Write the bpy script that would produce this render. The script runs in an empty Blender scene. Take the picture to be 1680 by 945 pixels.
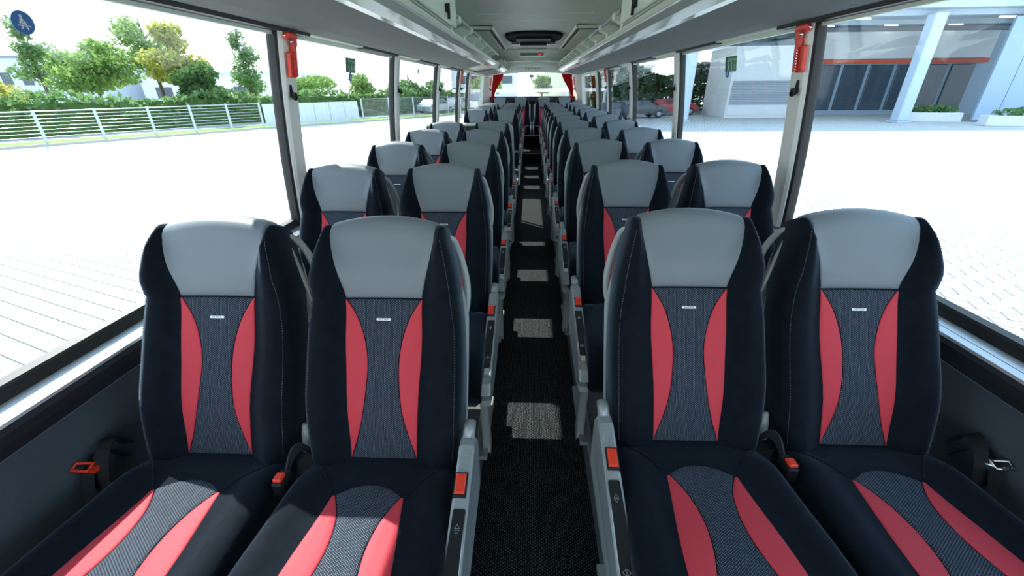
import bpy, math, random
from mathutils import Vector, Matrix
R = math.radians
PI = math.pi
SC = bpy.context.scene
COL = SC.collection
VEC = Vector

# ------------------------------------------------------------------ camera, light, exposure
CAMZ = 1.42
cam_data = bpy.data.cameras.new('camera')
cam_data.sensor_width = 36
cam_data.lens = 676 / 1680 * 36
cam_data.clip_start = 0.02
cam_data.clip_end = 500
cam = bpy.data.objects.new('camera', cam_data)
COL.objects.link(cam)
th, yaw, roll = 0.45539, -0.04561, -0.00906
cx = -0.02908


def cam_dir(a, b, c):
    """camera-space vector (right, down, forward) -> world"""
    cr, sr = math.cos(roll), math.sin(roll)
    a, b = cr * a + sr * b, -sr * a + cr * b
    Y = c * math.cos(th) - b * math.sin(th)
    Z = -(b * math.cos(th) + c * math.sin(th))
    cy, sy = math.cos(yaw), math.sin(yaw)
    return VEC((cy * a + sy * Y, -sy * a + cy * Y, Z))


rt, dn_, fw = cam_dir(1, 0, 0), cam_dir(0, 1, 0), cam_dir(0, 0, 1)
m = Matrix((rt, -dn_, -fw)).transposed().to_4x4()
m.translation = VEC((cx, 0, CAMZ))
cam.matrix_world = m
SC.camera = cam

SUN_DIR = VEC((-0.80, 0.74, 1.0)).normalized()      # towards the sun
sun_d = bpy.data.lights.new('sun', 'SUN')
sun_d.energy = 5.6
sun_d.angle = R(0.6)
sun_d.color = (1.0, 0.95, 0.87)
sun = bpy.data.objects.new('sun', sun_d)
COL.objects.link(sun)
sun.rotation_euler = SUN_DIR.to_track_quat('Z', 'Y').to_euler()
sun.location = (-10, 10, 15)

w = bpy.data.worlds.new('World')
SC.world = w
w.use_nodes = True
nt = w.node_tree
bg = nt.nodes['Background']
tc = nt.nodes.new('ShaderNodeTexCoord')
sp = nt.nodes.new('ShaderNodeSeparateXYZ')
rp = nt.nodes.new('ShaderNodeValToRGB')
nt.links.new(tc.outputs['Generated'], sp.inputs[0])
nt.links.new(sp.outputs['Z'], rp.inputs[0])
nt.links.new(rp.outputs[0], bg.inputs[0])
rp.color_ramp.elements[0].position = 0.0
rp.color_ramp.elements[0].color = (0.94, 0.97, 1.0, 1)
rp.color_ramp.elements[1].position = 0.6
rp.color_ramp.elements[1].color = (0.56, 0.76, 1.0, 1)
bg.inputs[1].default_value = 1.35

SC.view_settings.view_transform = 'Standard'
SC.view_settings.look = 'None'
SC.view_settings.gamma = 1
SC.view_settings.use_curve_mapping = False
SC.view_settings.exposure = 0.95
SC.cycles.max_bounces = 8
SC.cycles.diffuse_bounces = 5
SC.cycles.transparent_max_bounces = 24
SC.cycles.caustics_reflective = False
SC.cycles.caustics_refractive = False
SC.cycles.sample_clamp_indirect = 6


# ------------------------------------------------------------------ materials
def S(v):
    return tuple((c / 255 / 12.92 if c / 255 <= .04045 else ((c / 255 + .055) / 1.055) ** 2.4) for c in v)


def mat(name, col, rough=.5, metal=0, sheen=0, spec=.5, noise=0, nscale=60, bump=0, bscale=200, coat=0, emit=None, es=0):
    M = bpy.data.materials.new(name)
    M.use_nodes = True
    n = M.node_tree
    b = n.nodes['Principled BSDF']
    b.inputs['Base Color'].default_value = (*col, 1)
    b.inputs['Roughness'].default_value = rough
    b.inputs['Metallic'].default_value = metal
    b.inputs['Specular IOR Level'].default_value = spec
    if sheen:
        b.inputs['Sheen Weight'].default_value = sheen * 1.4
        b.inputs['Sheen Roughness'].default_value = .35
        b.inputs['Sheen Tint'].default_value = (.45, .62, .85, 1)
    if coat:
        b.inputs['Coat Weight'].default_value = coat
    if emit:
        b.inputs['Emission Color'].default_value = (*emit, 1)
        b.inputs['Emission Strength'].default_value = es
    t = n.nodes.new('ShaderNodeTexCoord')
    if noise:
        nz = n.nodes.new('ShaderNodeTexNoise')
        nz.inputs['Scale'].default_value = nscale
        nz.inputs['Detail'].default_value = 4
        n.links.new(t.outputs['Object'], nz.inputs['Vector'])
        mx = n.nodes.new('ShaderNodeMix')
        mx.data_type = 'RGBA'
        mx.inputs[6].default_value = (*[c * (1 - noise) for c in col], 1)
        mx.inputs[7].default_value = (*[min(1, c * (1 + noise)) for c in col], 1)
        n.links.new(nz.outputs[0], mx.inputs[0])
        n.links.new(mx.outputs[2], b.inputs['Base Color'])
    if bump:
        nz = n.nodes.new('ShaderNodeTexNoise')
        nz.inputs['Scale'].default_value = bscale
        nz.inputs['Detail'].default_value = 3
        n.links.new(t.outputs['Object'], nz.inputs['Vector'])
        bp = n.nodes.new('ShaderNodeBump')
        bp.inputs['Strength'].default_value = bump
        bp.inputs['Distance'].default_value = .002
        n.links.new(nz.outputs[0], bp.inputs['Height'])
        n.links.new(bp.outputs[0], b.inputs['Normal'])
    return M


def woven(name, base, dot, fx, fy, thr=.25, axes=('X', 'Z'), rough=.8, irregular=.6, ns=90):
    """cloth of small light stitches in rows on a dark ground"""
    M = bpy.data.materials.new(name)
    M.use_nodes = True
    n = M.node_tree
    L = n.links.new
    b = n.nodes['Principled BSDF']
    b.inputs['Roughness'].default_value = rough
    b.inputs['Specular IOR Level'].default_value = .2
    t = n.nodes.new('ShaderNodeTexCoord')
    s = n.nodes.new('ShaderNodeSeparateXYZ')
    L(t.outputs['Object'], s.inputs[0])

    def M_(op, a, bb=None):
        q = n.nodes.new('ShaderNodeMath')
        q.operation = op
        for k, v in enumerate((a, bb)):
            if v is None:
                continue
            if isinstance(v, (int, float)):
                q.inputs[k].default_value = v
            else:
                L(v, q.inputs[k])
        return q.outputs[0]
    ux = M_('MULTIPLY', s.outputs[axes[0]], fx)
    sx = M_('SINE', M_('MULTIPLY', ux, 2 * PI))
    col_i = M_('MULTIPLY', M_('FLOOR', ux), .5)
    uy = M_('ADD', M_('MULTIPLY', s.outputs[axes[1]], fy), col_i)
    sy = M_('SINE', M_('MULTIPLY', uy, 2 * PI))
    nz = n.nodes.new('ShaderNodeTexNoise')
    nz.inputs['Scale'].default_value = ns
    nz.inputs['Detail'].default_value = 2
    L(t.outputs['Object'], nz.inputs['Vector'])
    v = M_('ADD', M_('MULTIPLY', sx, .5), M_('MULTIPLY', sy, .5))
    v = M_('ADD', v, M_('MULTIPLY', M_('SUBTRACT', nz.outputs[0], .5), irregular))
    rr = n.nodes.new('ShaderNodeValToRGB')
    rr.color_ramp.elements[0].position = thr
    rr.color_ramp.elements[1].position = thr + .25
    rr.color_ramp.elements[0].color = (*base, 1)
    rr.color_ramp.elements[1].color = (*dot, 1)
    L(v, rr.inputs[0])
    L(rr.outputs[0], b.inputs['Base Color'])
    bp = n.nodes.new('ShaderNodeBump')
    bp.inputs['Strength'].default_value = .3
    bp.inputs['Distance'].default_value = .001
    L(v, bp.inputs['Height'])
    L(bp.outputs[0], b.inputs['Normal'])
    return M


VELOUR = mat('navy_velour', (.006, .0095, .015), .9, sheen=.35, spec=.1, noise=.5, nscale=35, bump=.3, bscale=120)
LEATHER = mat('grey_leather', (.20, .235, .26), .42, spec=.45, noise=.05, nscale=8, bump=.25, bscale=25)
RED = mat('red_leather', (.66, .058, .080), .62, spec=.22, noise=.04, nscale=20, bump=.15, bscale=250)
FABRIC = woven('woven_blue_grey_cloth', (.015, .022, .036), (.15, .18, .23), 270, 190, .20)
FABRICC = woven('woven_cushion_cloth', (.015, .022, .036), (.16, .19, .24), 270, 190, .20, ('X', 'Y'))
SHELL = mat('light_grey_shell', (.36, .41, .41), .35, noise=.03)
SILVER = mat('silver_grey_plastic', (.34, .37, .38), .35, metal=.25, noise=.04, nscale=10)
CHROME = mat('chrome', (.75, .78, .8), .12, metal=1)
BLACK = mat('black_plastic', (.008, .009, .011), .5, spec=.3)
BLACKG = mat('gloss_black', (.01, .012, .016), .1)
BUCKLE = mat('red_buckle_plastic', (.85, .05, .02), .35)
BELT = mat('black_belt_webbing', (.02, .022, .026), .7, bump=.4, bscale=400)
WHITE = mat('white_print', (.75, .78, .78), .5)
ICON = mat('pale_icon_print', (.45, .55, .6), .5)
BADGE = mat('brushed_badge', (.78, .8, .8), .3, metal=.4)
LETTER = mat('dark_lettering', (.03, .035, .04), .5)
WALLM = mat('dark_blue_grey_wall_cloth', (.065, .09, .115), .85, noise=.15, nscale=300, bump=.3, bscale=500)
LEDGE = mat('dark_padded_ledge', (.008, .011, .016), .6, sheen=.2)
SILL = mat('brushed_aluminium_sill', (.62, .66, .68), .3, metal=.55)
RUBBER = mat('black_rubber', (.014, .018, .018), .55)
PILLAR = mat('pale_grey_moulding', (.84, .86, .80), .45, noise=.03, bump=.1, bscale=300)
CEIL = mat('ceiling_grey', (.60, .66, .58), .55, noise=.03, nscale=3)
CREAM = mat('pale_cream_plastic', (.74, .80, .68), .4)
GLOSS = mat('glossy_light_panel', (.46, .50, .45), .22, coat=.3)
LINING = mat('grey_felt_lining', (.20, .21, .20), .9, noise=.22, nscale=260, bump=.3, bscale=400)
DARKTRIM = mat('dark_trim', (.03, .034, .034), .45)
CARPET = woven('black_speckled_carpet', (.0045, .0055, .0075), (.11, .12, .115), 130, 100, .42, ('X', 'Y'), .95, 3.2, 170)
CURTAIN = mat('red_curtain_cloth', (.72, .012, .018), .8, noise=.1, nscale=20)
HAMMER = mat('red_hammer_plastic', (.80, .045, .02), .35)
GREEN = mat('green_sign', (.01, .22, .07), .4)
BLUE = mat('blue_sign', (.03, .16, .42), .4)
METALG = mat('galvanised_steel', (.50, .56, .62), .4, metal=.3)


def wood_floor():
    M = mat('grey_wood_vinyl', (.12, .115, .11), .4)
    n = M.node_tree
    b = n.nodes['Principled BSDF']
    t = n.nodes.new('ShaderNodeTexCoord')
    mp = n.nodes.new('ShaderNodeMapping')
    mp.inputs['Scale'].default_value = (3, 30, 30)
    nz = n.nodes.new('ShaderNodeTexNoise')
    nz.inputs['Scale'].default_value = 2
    nz.inputs['Detail'].default_value = 6
    rr = n.nodes.new('ShaderNodeValToRGB')
    rr.color_ramp.elements[0].color = (.05, .048, .047, 1)
    rr.color_ramp.elements[1].color = (.20, .19, .18, 1)
    n.links.new(t.outputs['Object'], mp.inputs[0])
    n.links.new(mp.outputs[0], nz.inputs['Vector'])
    n.links.new(nz.outputs[0], rr.inputs[0])
    n.links.new(rr.outputs[0], b.inputs['Base Color'])
    return M


VINYL = wood_floor()


def glass(name, tint, refl=.03):
    M = bpy.data.materials.new(name)
    M.use_nodes = True
    n = M.node_tree
    n.nodes.remove(n.nodes['Principled BSDF'])
    out = n.nodes['Material Output']
    tr = n.nodes.new('ShaderNodeBsdfTransparent')
    tr.inputs[0].default_value = (*tint, 1)
    gl = n.nodes.new('ShaderNodeBsdfGlossy')
    gl.inputs['Roughness'].default_value = .01
    lw = n.nodes.new('ShaderNodeLayerWeight')
    lw.inputs[0].default_value = .5
    pw = n.nodes.new('ShaderNodeMath')
    pw.operation = 'POWER'
    n.links.new(lw.outputs['Facing'], pw.inputs[0])
    pw.inputs[1].default_value = 4.5
    fr = n.nodes.new('ShaderNodeMath')
    fr.operation = 'MULTIPLY_ADD'
    n.links.new(pw.outputs[0], fr.inputs[0])
    fr.inputs[1].default_value = .55
    fr.inputs[2].default_value = refl
    mx = n.nodes.new('ShaderNodeMixShader')
    n.links.new(fr.outputs[0], mx.inputs[0])
    n.links.new(tr.outputs[0], mx.inputs[1])
    n.links.new(gl.outputs[0], mx.inputs[2])
    n.links.new(mx.outputs[0], out.inputs[0])
    return M


GLASS = glass('tinted_window_glass', (.93, .965, .97))
GLASSR = glass('shade_tinted_window_glass', (.86, .93, .965))  # same glass as the left panes; blue shade outside is put into its tint


# ------------------------------------------------------------------ mesh helpers
class MB:
    def __init__(self):
        self.v, self.f, self.s = [], [], []

    def add(self, vs, fs, smooth=False):
        o = len(self.v)
        self.v += [tuple(p) for p in vs]
        self.f += [[i + o for i in f] for f in fs]
        self.s += [smooth] * len(fs)
        return self

    def box(self, x0, x1, y0, y1, z0, z1, M=None):
        vs = [VEC((x, y, z)) for x in (x0, x1) for y in (y0, y1) for z in (z0, z1)]
        if M:
            vs = [M @ p for p in vs]
        return self.add(vs, [[0, 1, 3, 2], [4, 6, 7, 5], [0, 4, 5, 1], [2, 3, 7, 6], [0, 2, 6, 4], [1, 5, 7, 3]])

    def bbox(self, x0, x1, y0, y1, z0, z1, b=.004, M=None):
        """box with chamfered edges"""
        def ring(ins, z):
            return [(x0 + ins, y0 + b, z), (x0 + b, y0 + ins, z), (x1 - b, y0 + ins, z), (x1 - ins, y0 + b, z),
                    (x1 - ins, y1 - b, z), (x1 - b, y1 - ins, z), (x0 + b, y1 - ins, z), (x0 + ins, y1 - b, z)]
        rs = [ring(b, z0), ring(0, z0 + b), ring(0, z1 - b), ring(b, z1)]
        return self.loft([[VEC(p) if not M else M @ VEC(p) for p in r] for r in rs], closed=True, caps=True)

    def loft(self, rings, closed=True, caps=False, smooth=False):
        n = len(rings[0])
        vs = [p for r in rings for p in r]
        fs = []
        for i in range(len(rings) - 1):
            for j in range(n if closed else n - 1):
                k = (j + 1) % n
                fs.append([i * n + j, i * n + k, (i + 1) * n + k, (i + 1) * n + j])
        if caps:
            fs.append(list(range(n))[::-1])
            fs.append([(len(rings) - 1) * n + j for j in range(n)])
        return self.add(vs, fs, smooth)

    def prism(self, poly, y0, y1):
        """polygon in (x,z) extruded along y"""
        return self.loft([[(x, y0, z) for x, z in poly], [(x, y1, z) for x, z in poly]], caps=True)

    def tube(self, pts, r, seg=8, closed=False):
        pts = [VEC(p) for p in pts]
        n = len(pts)
        rings = []
        up = VEC((0.13, .31, 1)).normalized()
        for i, p in enumerate(pts):
            a = pts[(i - 1) % n] if (closed or i) else p
            c = pts[(i + 1) % n] if (closed or i < n - 1) else p
            d = (c - a).normalized()
            u = up - up.dot(d) * d
            if u.length < 1e-3:
                u = VEC((1, 0, 0)) - d.x * d
            u.normalize()
            up = u
            q = d.cross(u)
            rr = r[i] if isinstance(r, (list, tuple)) else r
            rings.append([p + (u * math.cos(t) + q * math.sin(t)) * rr for t in [2 * PI * k / seg for k in range(seg)]])
        if closed:
            rings.append(rings[0])
        return self.loft(rings, caps=not closed, smooth=True)

    def cyl(self, p, q, r, seg=14):
        return self.tube([p, q], r, seg)

    def mesh(self, name, m):
        me = bpy.data.meshes.new(name)
        me.from_pydata(self.v, [], self.f)
        me.polygons.foreach_set('use_smooth', self.s)
        for k in (m if isinstance(m, (list, tuple)) else [m]):
            me.materials.append(k)
        me.update()
        import bmesh
        bm = bmesh.new()
        bm.from_mesh(me)
        bmesh.ops.recalc_face_normals(bm, faces=bm.faces)
        bm.to_mesh(me)
        bm.free()
        return me

    def obj(self, name, m, parent=None, loc=None):
        o = bpy.data.objects.new(name, self.mesh(name, m))
        COL.objects.link(o)
        if parent:
            o.parent = parent
        if loc:
            o.location = loc
        return o


def curve(pts, n=8):
    """catmull-rom through points"""
    P = [VEC(p) for p in pts]
    out = []
    for i in range(len(P) - 1):
        a, b, c, d = P[max(i - 1, 0)], P[i], P[i + 1], P[min(i + 2, len(P) - 1)]
        for k in range(n):
            t = k / n
            out.append(.5 * ((2 * b) + (c - a) * t + (2 * a - 5 * b + 4 * c - d) * t * t + (3 * b - a - 3 * c + d) * t ** 3))
    out.append(P[-1])
    return out


def tag(o, label=None, cat=None, group=None, kind=None):
    for k, v in (('label', label), ('category', cat), ('group', group), ('kind', kind)):
        if v:
            o[k] = v
    return o


def struct(o):
    o['kind'] = 'structure'
    return o


def empty(name, loc=(0, 0, 0), rz=0):
    o = bpy.data.objects.new(name, None)
    o.empty_display_size = .1
    COL.objects.link(o)
    o.location = loc
    o.rotation_euler = (0, 0, rz)
    return o


def copy_tree(o, parent=None):
    c = o.copy()
    COL.objects.link(c)
    if parent:
        c.parent = parent
    for ch in list(o.children):
        copy_tree(ch, c)
    return c


def text_mb(txt, size, extrude=.0002):
    cu = bpy.data.curves.new('lettering', 'FONT')
    cu.body = txt
    cu.size = size
    cu.extrude = extrude
    cu.align_x = 'CENTER'
    cu.align_y = 'CENTER'
    o = bpy.data.objects.new('lettering_tmp', cu)
    COL.objects.link(o)
    dg = bpy.context.evaluated_depsgraph_get()
    me = bpy.data.meshes.new_from_object(o.evaluated_get(dg))
    mb = MB()
    mb.add([tuple(v.co) for v in me.vertices], [list(p.vertices) for p in me.polygons])
    bpy.data.objects.remove(o)
    bpy.data.meshes.remove(me)
    return mb


def xform(mb, fn):
    mb.v = [tuple(fn(VEC(p))) for p in mb.v]
    return mb


def sst(a, b, x):
    t = max(0, min(1, (x - a) / (b - a)))
    return t * t * (3 - 2 * t)


def interp(tab, x):
    """smooth monotone-ish (cosine free) cubic interpolation of a table"""
    if x <= tab[0][0]:
        return tab[0][1]
    if x >= tab[-1][0]:
        return tab[-1][1]
    for i in range(len(tab) - 1):
        if tab[i][0] <= x <= tab[i + 1][0]:
            x0, y0 = tab[i]
            x1, y1 = tab[i + 1]
            xm, ym = tab[max(i - 1, 0)]
            xp, yp = tab[min(i + 2, len(tab) - 1)]
            h = x1 - x0
            m0 = (y1 - ym) / (x1 - xm)
            m1 = (yp - y0) / (xp - x0)
            t = (x - x0) / h
            return ((2 * t ** 3 - 3 * t * t + 1) * y0 + (t ** 3 - 2 * t * t + t) * h * m0 +
                    (-2 * t ** 3 + 3 * t * t) * y1 + (t ** 3 - t * t) * h * m1)


# ------------------------------------------------------------------ the bus shell
YF, YB = -2.2, 10.85           # front and back of the modelled interior
POD = .10


def wx(z):                      # inner side of the glass, leaning in (and slightly bowed) towards the top
    t = (z - .82) / .84
    return 1.195 - .045 * t - .05 * t * t


struct(MB().box(-.235, .235, YF, 9.36, -.06, 0).obj('floor', CARPET))
for sgn, nm in ((-1, 'left'), (1, 'right')):
    m = MB()
    a, b = sorted((sgn * .225, sgn * 1.2))
    if sgn < 0:
        m.box(a, b, YF, 4.86, -.06, POD)
        m.box(a, b, 6.15, YB, -.06, POD)
        m.box(a, b, 4.86, 6.15, -.5, -.45)
    else:
        m.box(a, b, YF, YB, -.06, POD)
    m.box(a, b, 9.62, YB, POD, .175)
    struct(m.obj('floor_podium_' + nm, VINYL))
    m = MB()
    a, b = sorted((sgn * .214, sgn * .240))
    m.bbox(a, b, YF, 9.36, .0, POD + .012, .004)
    struct(m.obj('trim_floor_edge_' + nm, SILVER))
    # lower wall
    m = MB()
    m.prism([(sgn * 1.175, -.05), (sgn * 1.19, .70), (sgn * 1.26, .70), (sgn * 1.26, -.05)], YF, YB)
    struct(m.obj('wall_' + nm, WALLM))
    m = MB()
    m.prism([(sgn * 1.19, .695), (sgn * 1.16, .70), (sgn * 1.14, .715), (sgn * 1.128, .745), (sgn * 1.128, .768), (sgn * 1.137, .779), (sgn * 1.25, .779), (sgn * 1.25, .695)], YF, YB)
    struct(m.obj('trim_ledge_' + nm, LEDGE))
    m = MB()
    m.prism([(sgn * 1.136, .779), (sgn * 1.139, .786), (sgn * 1.158, .791), (sgn * 1.1585, .788), (sgn * 1.160, .788), (sgn * 1.1605, .7915),
             (sgn * 1.194, .800), (sgn * 1.25, .800), (sgn * 1.25, .779)], YF, YB)
    struct(m.obj('trim_sill_' + nm, SILL))
    m = MB()
    m.prism([(sgn * 1.188, .799), (sgn * 1.192, .826), (sgn * 1.197, .832), (sgn * 1.23, .832), (sgn * 1.23, .799)], YF, YB)
    struct(m.obj('trim_window_rubber_' + nm, RUBBER))
    # wall above the windows
    m = MB()
    m.prism([(sgn * 1.09, 1.66), (sgn * 1.06, 2.06), (sgn * 1.2, 2.06), (sgn * 1.21, 1.66)], YF, YB)
    struct(m.obj('wall_upper_' + nm, PILLAR))

# pillars: (front edge y, back edge y) ; the panes lie between them
PIL = [(1.945, 2.075), (3.595, 3.71), (5.235, 5.36), (6.86, 6.97), (7.90, 8.14)]
PANE = [(YF, 1.93), (2.06, 3.58), (3.70, 5.22), (5.35, 6.85), (6.96, 7.89), (8.13, 10.3)]
wn = 1
pn = 1
for sgn, nm in ((-1, 'left'), (1, 'right')):
    for (y0, y1) in PANE:
        m = MB()
        zs = [.82 + .84 * k / 6 for k in range(7)]
        prof = [(sgn * (wx(z) + .004), z) for z in zs] + [(sgn * (wx(z) + .010), z) for z in zs[::-1]]
        m.prism(prof, y0, y1)
        struct(m.obj('window_%d' % wn, GLASS if sgn < 0 else GLASSR))
        wn += 1
    for k, (y0, y1) in enumerate(PIL):
        y0b, y1b = y0, y1
        # cover with a broad face turned towards the aisle
        zs = [.80 + .88 * i / 8 for i in range(9)]
        rings = []
        for z in zs:
            X = wx(z)
            wdt = (y1 - y0)
            rings.append([(sgn * (X + .02), y0 + .013, z), (sgn * (X - .026), y0 + .015, z), (sgn * (X - .036), y0 + .026, z),
                          (sgn * (X - .040), y0 + wdt * .75, z), (sgn * (X - .030), y1 - .006, z), (sgn * (X + .02), y1, z)])
        root = struct(MB().loft(rings, caps=True).obj('trim_%d' % pn, PILLAR))
        rings = []
        for z in zs:
            X = wx(z)
            rings.append([(sgn * (X + .02), y0, z), (sgn * (X - .014), y0 + .002, z), (sgn * (X - .020), y0 + .014, z), (sgn * (X + .02), y0 + .014, z)])
        MB().loft(rings, caps=True).obj('rubber_seal', RUBBER, root)
        pn += 1
    # white rear corner panel, turned inwards
    m = MB()
    for z0, z1 in ((.76, 1.70),):
        rings = []
        for z in (z0, z1):
            X = wx(z)
            rings.append([(sgn * (X + .04), 10.22, z), (sgn * (X - .03), 10.24, z), (sgn * .93, 10.72, z), (sgn * .93, YB, z), (sgn * (X + .04), YB, z)])
        m.loft(rings, caps=True)
    struct(m.obj('trim_%d' % pn, PILLAR))
    pn += 1

# ceiling, roof skin, headers
m = MB()
rings = []
for y in (YF, 9.0, 9.6, 10.2, 10.5):
    dz = 0 if y < 9.3 else (.0 if y == 9.0 else {9.6: -.04, 10.2: -.13, 10.5: -.17}[y])
    if y == 9.0:
        dz = 0
    top = []
    for i in range(13):
        x = -1.12 + 2.24 * i / 12
        top.append((x, y, 2.03 + dz + .02 * (1 - (x / 1.12) ** 2)))
    rings.append(top + [(x, yy, z + .05) for (x, yy, z) in top[::-1]])
m.loft(rings, caps=True, smooth=False)
ceil = struct(m.obj('ceiling', CEIL))
m = MB()
for y in (1.1, 2.3, 3.5, 3.9, 4.7, 5.2, 7.95, 8.9):
    pts = [(-.56 + 1.12 * i / 12, y) for i in range(13)]
    m.loft([[(x, y + d, 2.03 + .02 * (1 - (x / 1.12) ** 2) - h) for x, _ in pts] for d, h in ((0, .0), (.006, .007), (.03, .007), (.036, .0))], closed=False)
m.obj('ceiling_rib', CEIL, ceil)
struct(MB().box(-1.26, 1.26, YF, YB + .1, 2.09, 2.14).obj('ceiling_roof_skin', PILLAR))
# header over the rear window
m = MB()
rings = []
for i in range(17):
    x = -1.0 + 2.0 * i / 16
    bow = .10 * (x) ** 2
    rings.append([(x, 10.22 + .0, 1.845 - bow), (x, 10.25, 1.71 - bow * .6), (x, 10.34, 1.69 - bow * .6), (x, YB + .02, 1.70 - bow * .3), (x, YB + .02, 2.09), (x, 10.22, 2.09)])
m.loft(rings, caps=True)
hd = struct(m.obj('trim_rear_header', CEIL))
t = text_mb('S E T R A', .055, .001)
xform(t, lambda p: VEC((p.x * 1.5, 10.218, 1.762 + p.y)))
t.obj('lettering', mat('faint_letter', (.45, .25, .25), .5), hd)
m = MB()
pts = [(-.60 + 1.2 * i / 16, 9.58, 1.885 - .10 * ((-.60 + 1.2 * i / 16) ** 2)) for i in range(17)]
m.tube(pts, .022, 8)
struct(m.obj('trim_ceiling_bow', CREAM))
# rear wall under the window, ledge
m = MB().box(-1.2, 1.2, YB, YB + .08, -.05, 1.19)
struct(m.obj('wall_back', WALLM))
m = MB().box(-1.0, 1.0, 10.60, YB, 1.10, 1.20)
m.box(-1.0, 1.0, 10.585, 10.60, 1.155, 1.165)
struct(m.obj('trim_rear_ledge', mat('grey_ledge', (.05, .058, .065), .6)))
m = MB().box(-.98, .98, YB, YB + .008, 1.19, 1.70)
struct(m.obj('window_%d' % wn, GLASS))

# steps at the back of the aisle and the raised rear floor
struct(MB().bbox(-.225, .225, 8.62, 9.36, 0, .20, .008).obj('floor_step_lower', CARPET))
m = MB().bbox(-.235, .235, 9.36, YB, -.05, .46, .008)
struct(m.obj('floor_step_upper', CARPET))
for y, z in ((8.62, .20), (9.36, .46)):
    struct(MB().bbox(-.225, .225, y - .012, y + .03, z - .006, z + .008, .003).obj('trim_step_edge', SILVER))


# ------------------------------------------------------------------ parcel racks
def rack_poly(sgn, gloss):
    if gloss:
        return [(sgn * .70, 1.688), (sgn * .66, 1.688), (sgn * .60, 1.702), (sgn * .565, 1.722), (sgn * .56, 1.735), (sgn * .575, 1.742), (sgn * .70, 1.75)]


RACK = {-1: [(YF, 7.0, 0), (8.35, 10.2, 1)], 1: [(YF, 10.2, 0)]}
for sgn, nm in ((-1, 'left'), (1, 'right')):
    for (y0, y1, rear) in RACK[sgn]:
        root = empty('parcel_rack', (sgn * .8, y0, 1.70))
        tag(root, ('overhead parcel rack with grey felt underside along the %s windows' % nm) if not rear else
            'short rear section of overhead parcel rack beside the left red curtain', 'luggage rack', 'overhead parcel racks')
        inv = (-sgn * .8, -y0, -1.70)
        # underside lining
        m = MB()
        poly = [(1.108, 1.668), (1.09, 1.655), (1.04, 1.645), (.95, 1.648), (.85, 1.662), (.74, 1.682), (.70, 1.690), (.70, 1.71), (1.108, 1.71)]
        n = 1
        rings = []
        ys = [y0, y1 - .9, y1 - .6, y1 - .3, y1 - .1, y1] if y1 < 8 else [y0, y1]
        for y in ys:
            k = 0 if y1 > 8 else max(0, (y - (y1 - .9)) / .9) ** 2
            rings.append([(sgn * (x + (1.108 - x) * k * .62), y, z) for x, z in poly])
        m.loft(rings, caps=True)
        m.obj('felt_underside', LINING, root, inv)
        m = MB().prism(rack_poly(sgn, 1), y0, y1)
        m.obj('glossy_service_panel', GLOSS, root, inv)
        m = MB().prism([(sgn * .70, 1.742), (sgn * .555, 1.728), (sgn * .545, 1.738), (sgn * .548, 1.750), (sgn * .70, 1.757)], y0, y1)
        m.obj('rim', CREAM, root, inv)
        ry0 = 3.15 if not rear else y0 + .02
        m = MB().prism([(sgn * .70, 1.71), (sgn * .70, 1.76), (sgn * 1.06, 1.80), (sgn * 1.07, 2.0), (sgn * 1.10, 2.0), (sgn * 1.10, 1.71)], ry0, y1)
        m.obj('shelf', CEIL, root, inv)
        # rail in front of the open shelf, on brackets
        m = MB().cyl((sgn * .53, ry0, 1.842), (sgn * .53, y1 - .03, 1.842), .011, 10)
        m.obj('rail', SHELL, root, inv)
        y = ry0 + .12
        while y < y1 - .05:
            m = MB().prism([(sgn * .518, 1.853), (sgn * .518, 1.815), (sgn * .58, 1.790), (sgn * .57, 1.745), (sgn * .66, 1.75), (sgn * .68, 1.83), (sgn * .56, 1.862)], y, y + .09)
            m.prism([(sgn * .66, 1.75), (sgn * .67, 1.84), (sgn * .98, 1.98), (sgn * 1.04, 1.80)], y + .03, y + .05)
            m.obj('bracket', CREAM, root, inv)
            y += .62
        # green sticker
        if not rear:
            ys = 6.35 if sgn < 0 else 5.2
            m = MB().box(-.02, .02, -.05, .05, 0, .001)
            o = m.obj('sticker', GREEN, root, (sgn * .625 - sgn * .8, ys - y0, 1.6925 - 1.70))
            o.rotation_euler = (0, sgn * R(12) * -1, 0)
    # roller blind cassettes on the upper window edge
    segs = [(YF, 2.20, 1), (2.20, 2.88, 0), (2.88, 3.62, 1), (3.62, 4.32, 0), (4.32, 5.2, 1), (5.2, 5.9, 0), (5.9, 7.0, 1), (7.0, 8.4, 0), (8.4, 10.35, 0)]
    for (a, b, dark) in segs:
        m = MB().bbox(*sorted((sgn * 1.055, sgn * 1.108)), a + .004, b - .004, 1.634 if dark else 1.640, 1.662, .004)
        if dark:
            tag(m.obj('blind_cassette', DARKTRIM), None, None, None, 'structure')
        else:
            tag(m.obj('blind_cassette', CREAM), None, None, None, 'structure')
    m = MB().box(*sorted((sgn * 1.10, sgn * 1.118)), YF, 10.4, 1.622, 1.70)
    struct(m.obj('trim_window_head_' + nm, CREAM))

# cream fascia between the two left rack sections
m = MB().prism([(-1.108, 1.665), (-.80, 1.70), (-.62, 1.715), (-.60, 1.79), (-1.1, 1.86)], 7.02, 8.33)
struct(m.obj('trim_rack_gap_left', CREAM))

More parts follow.
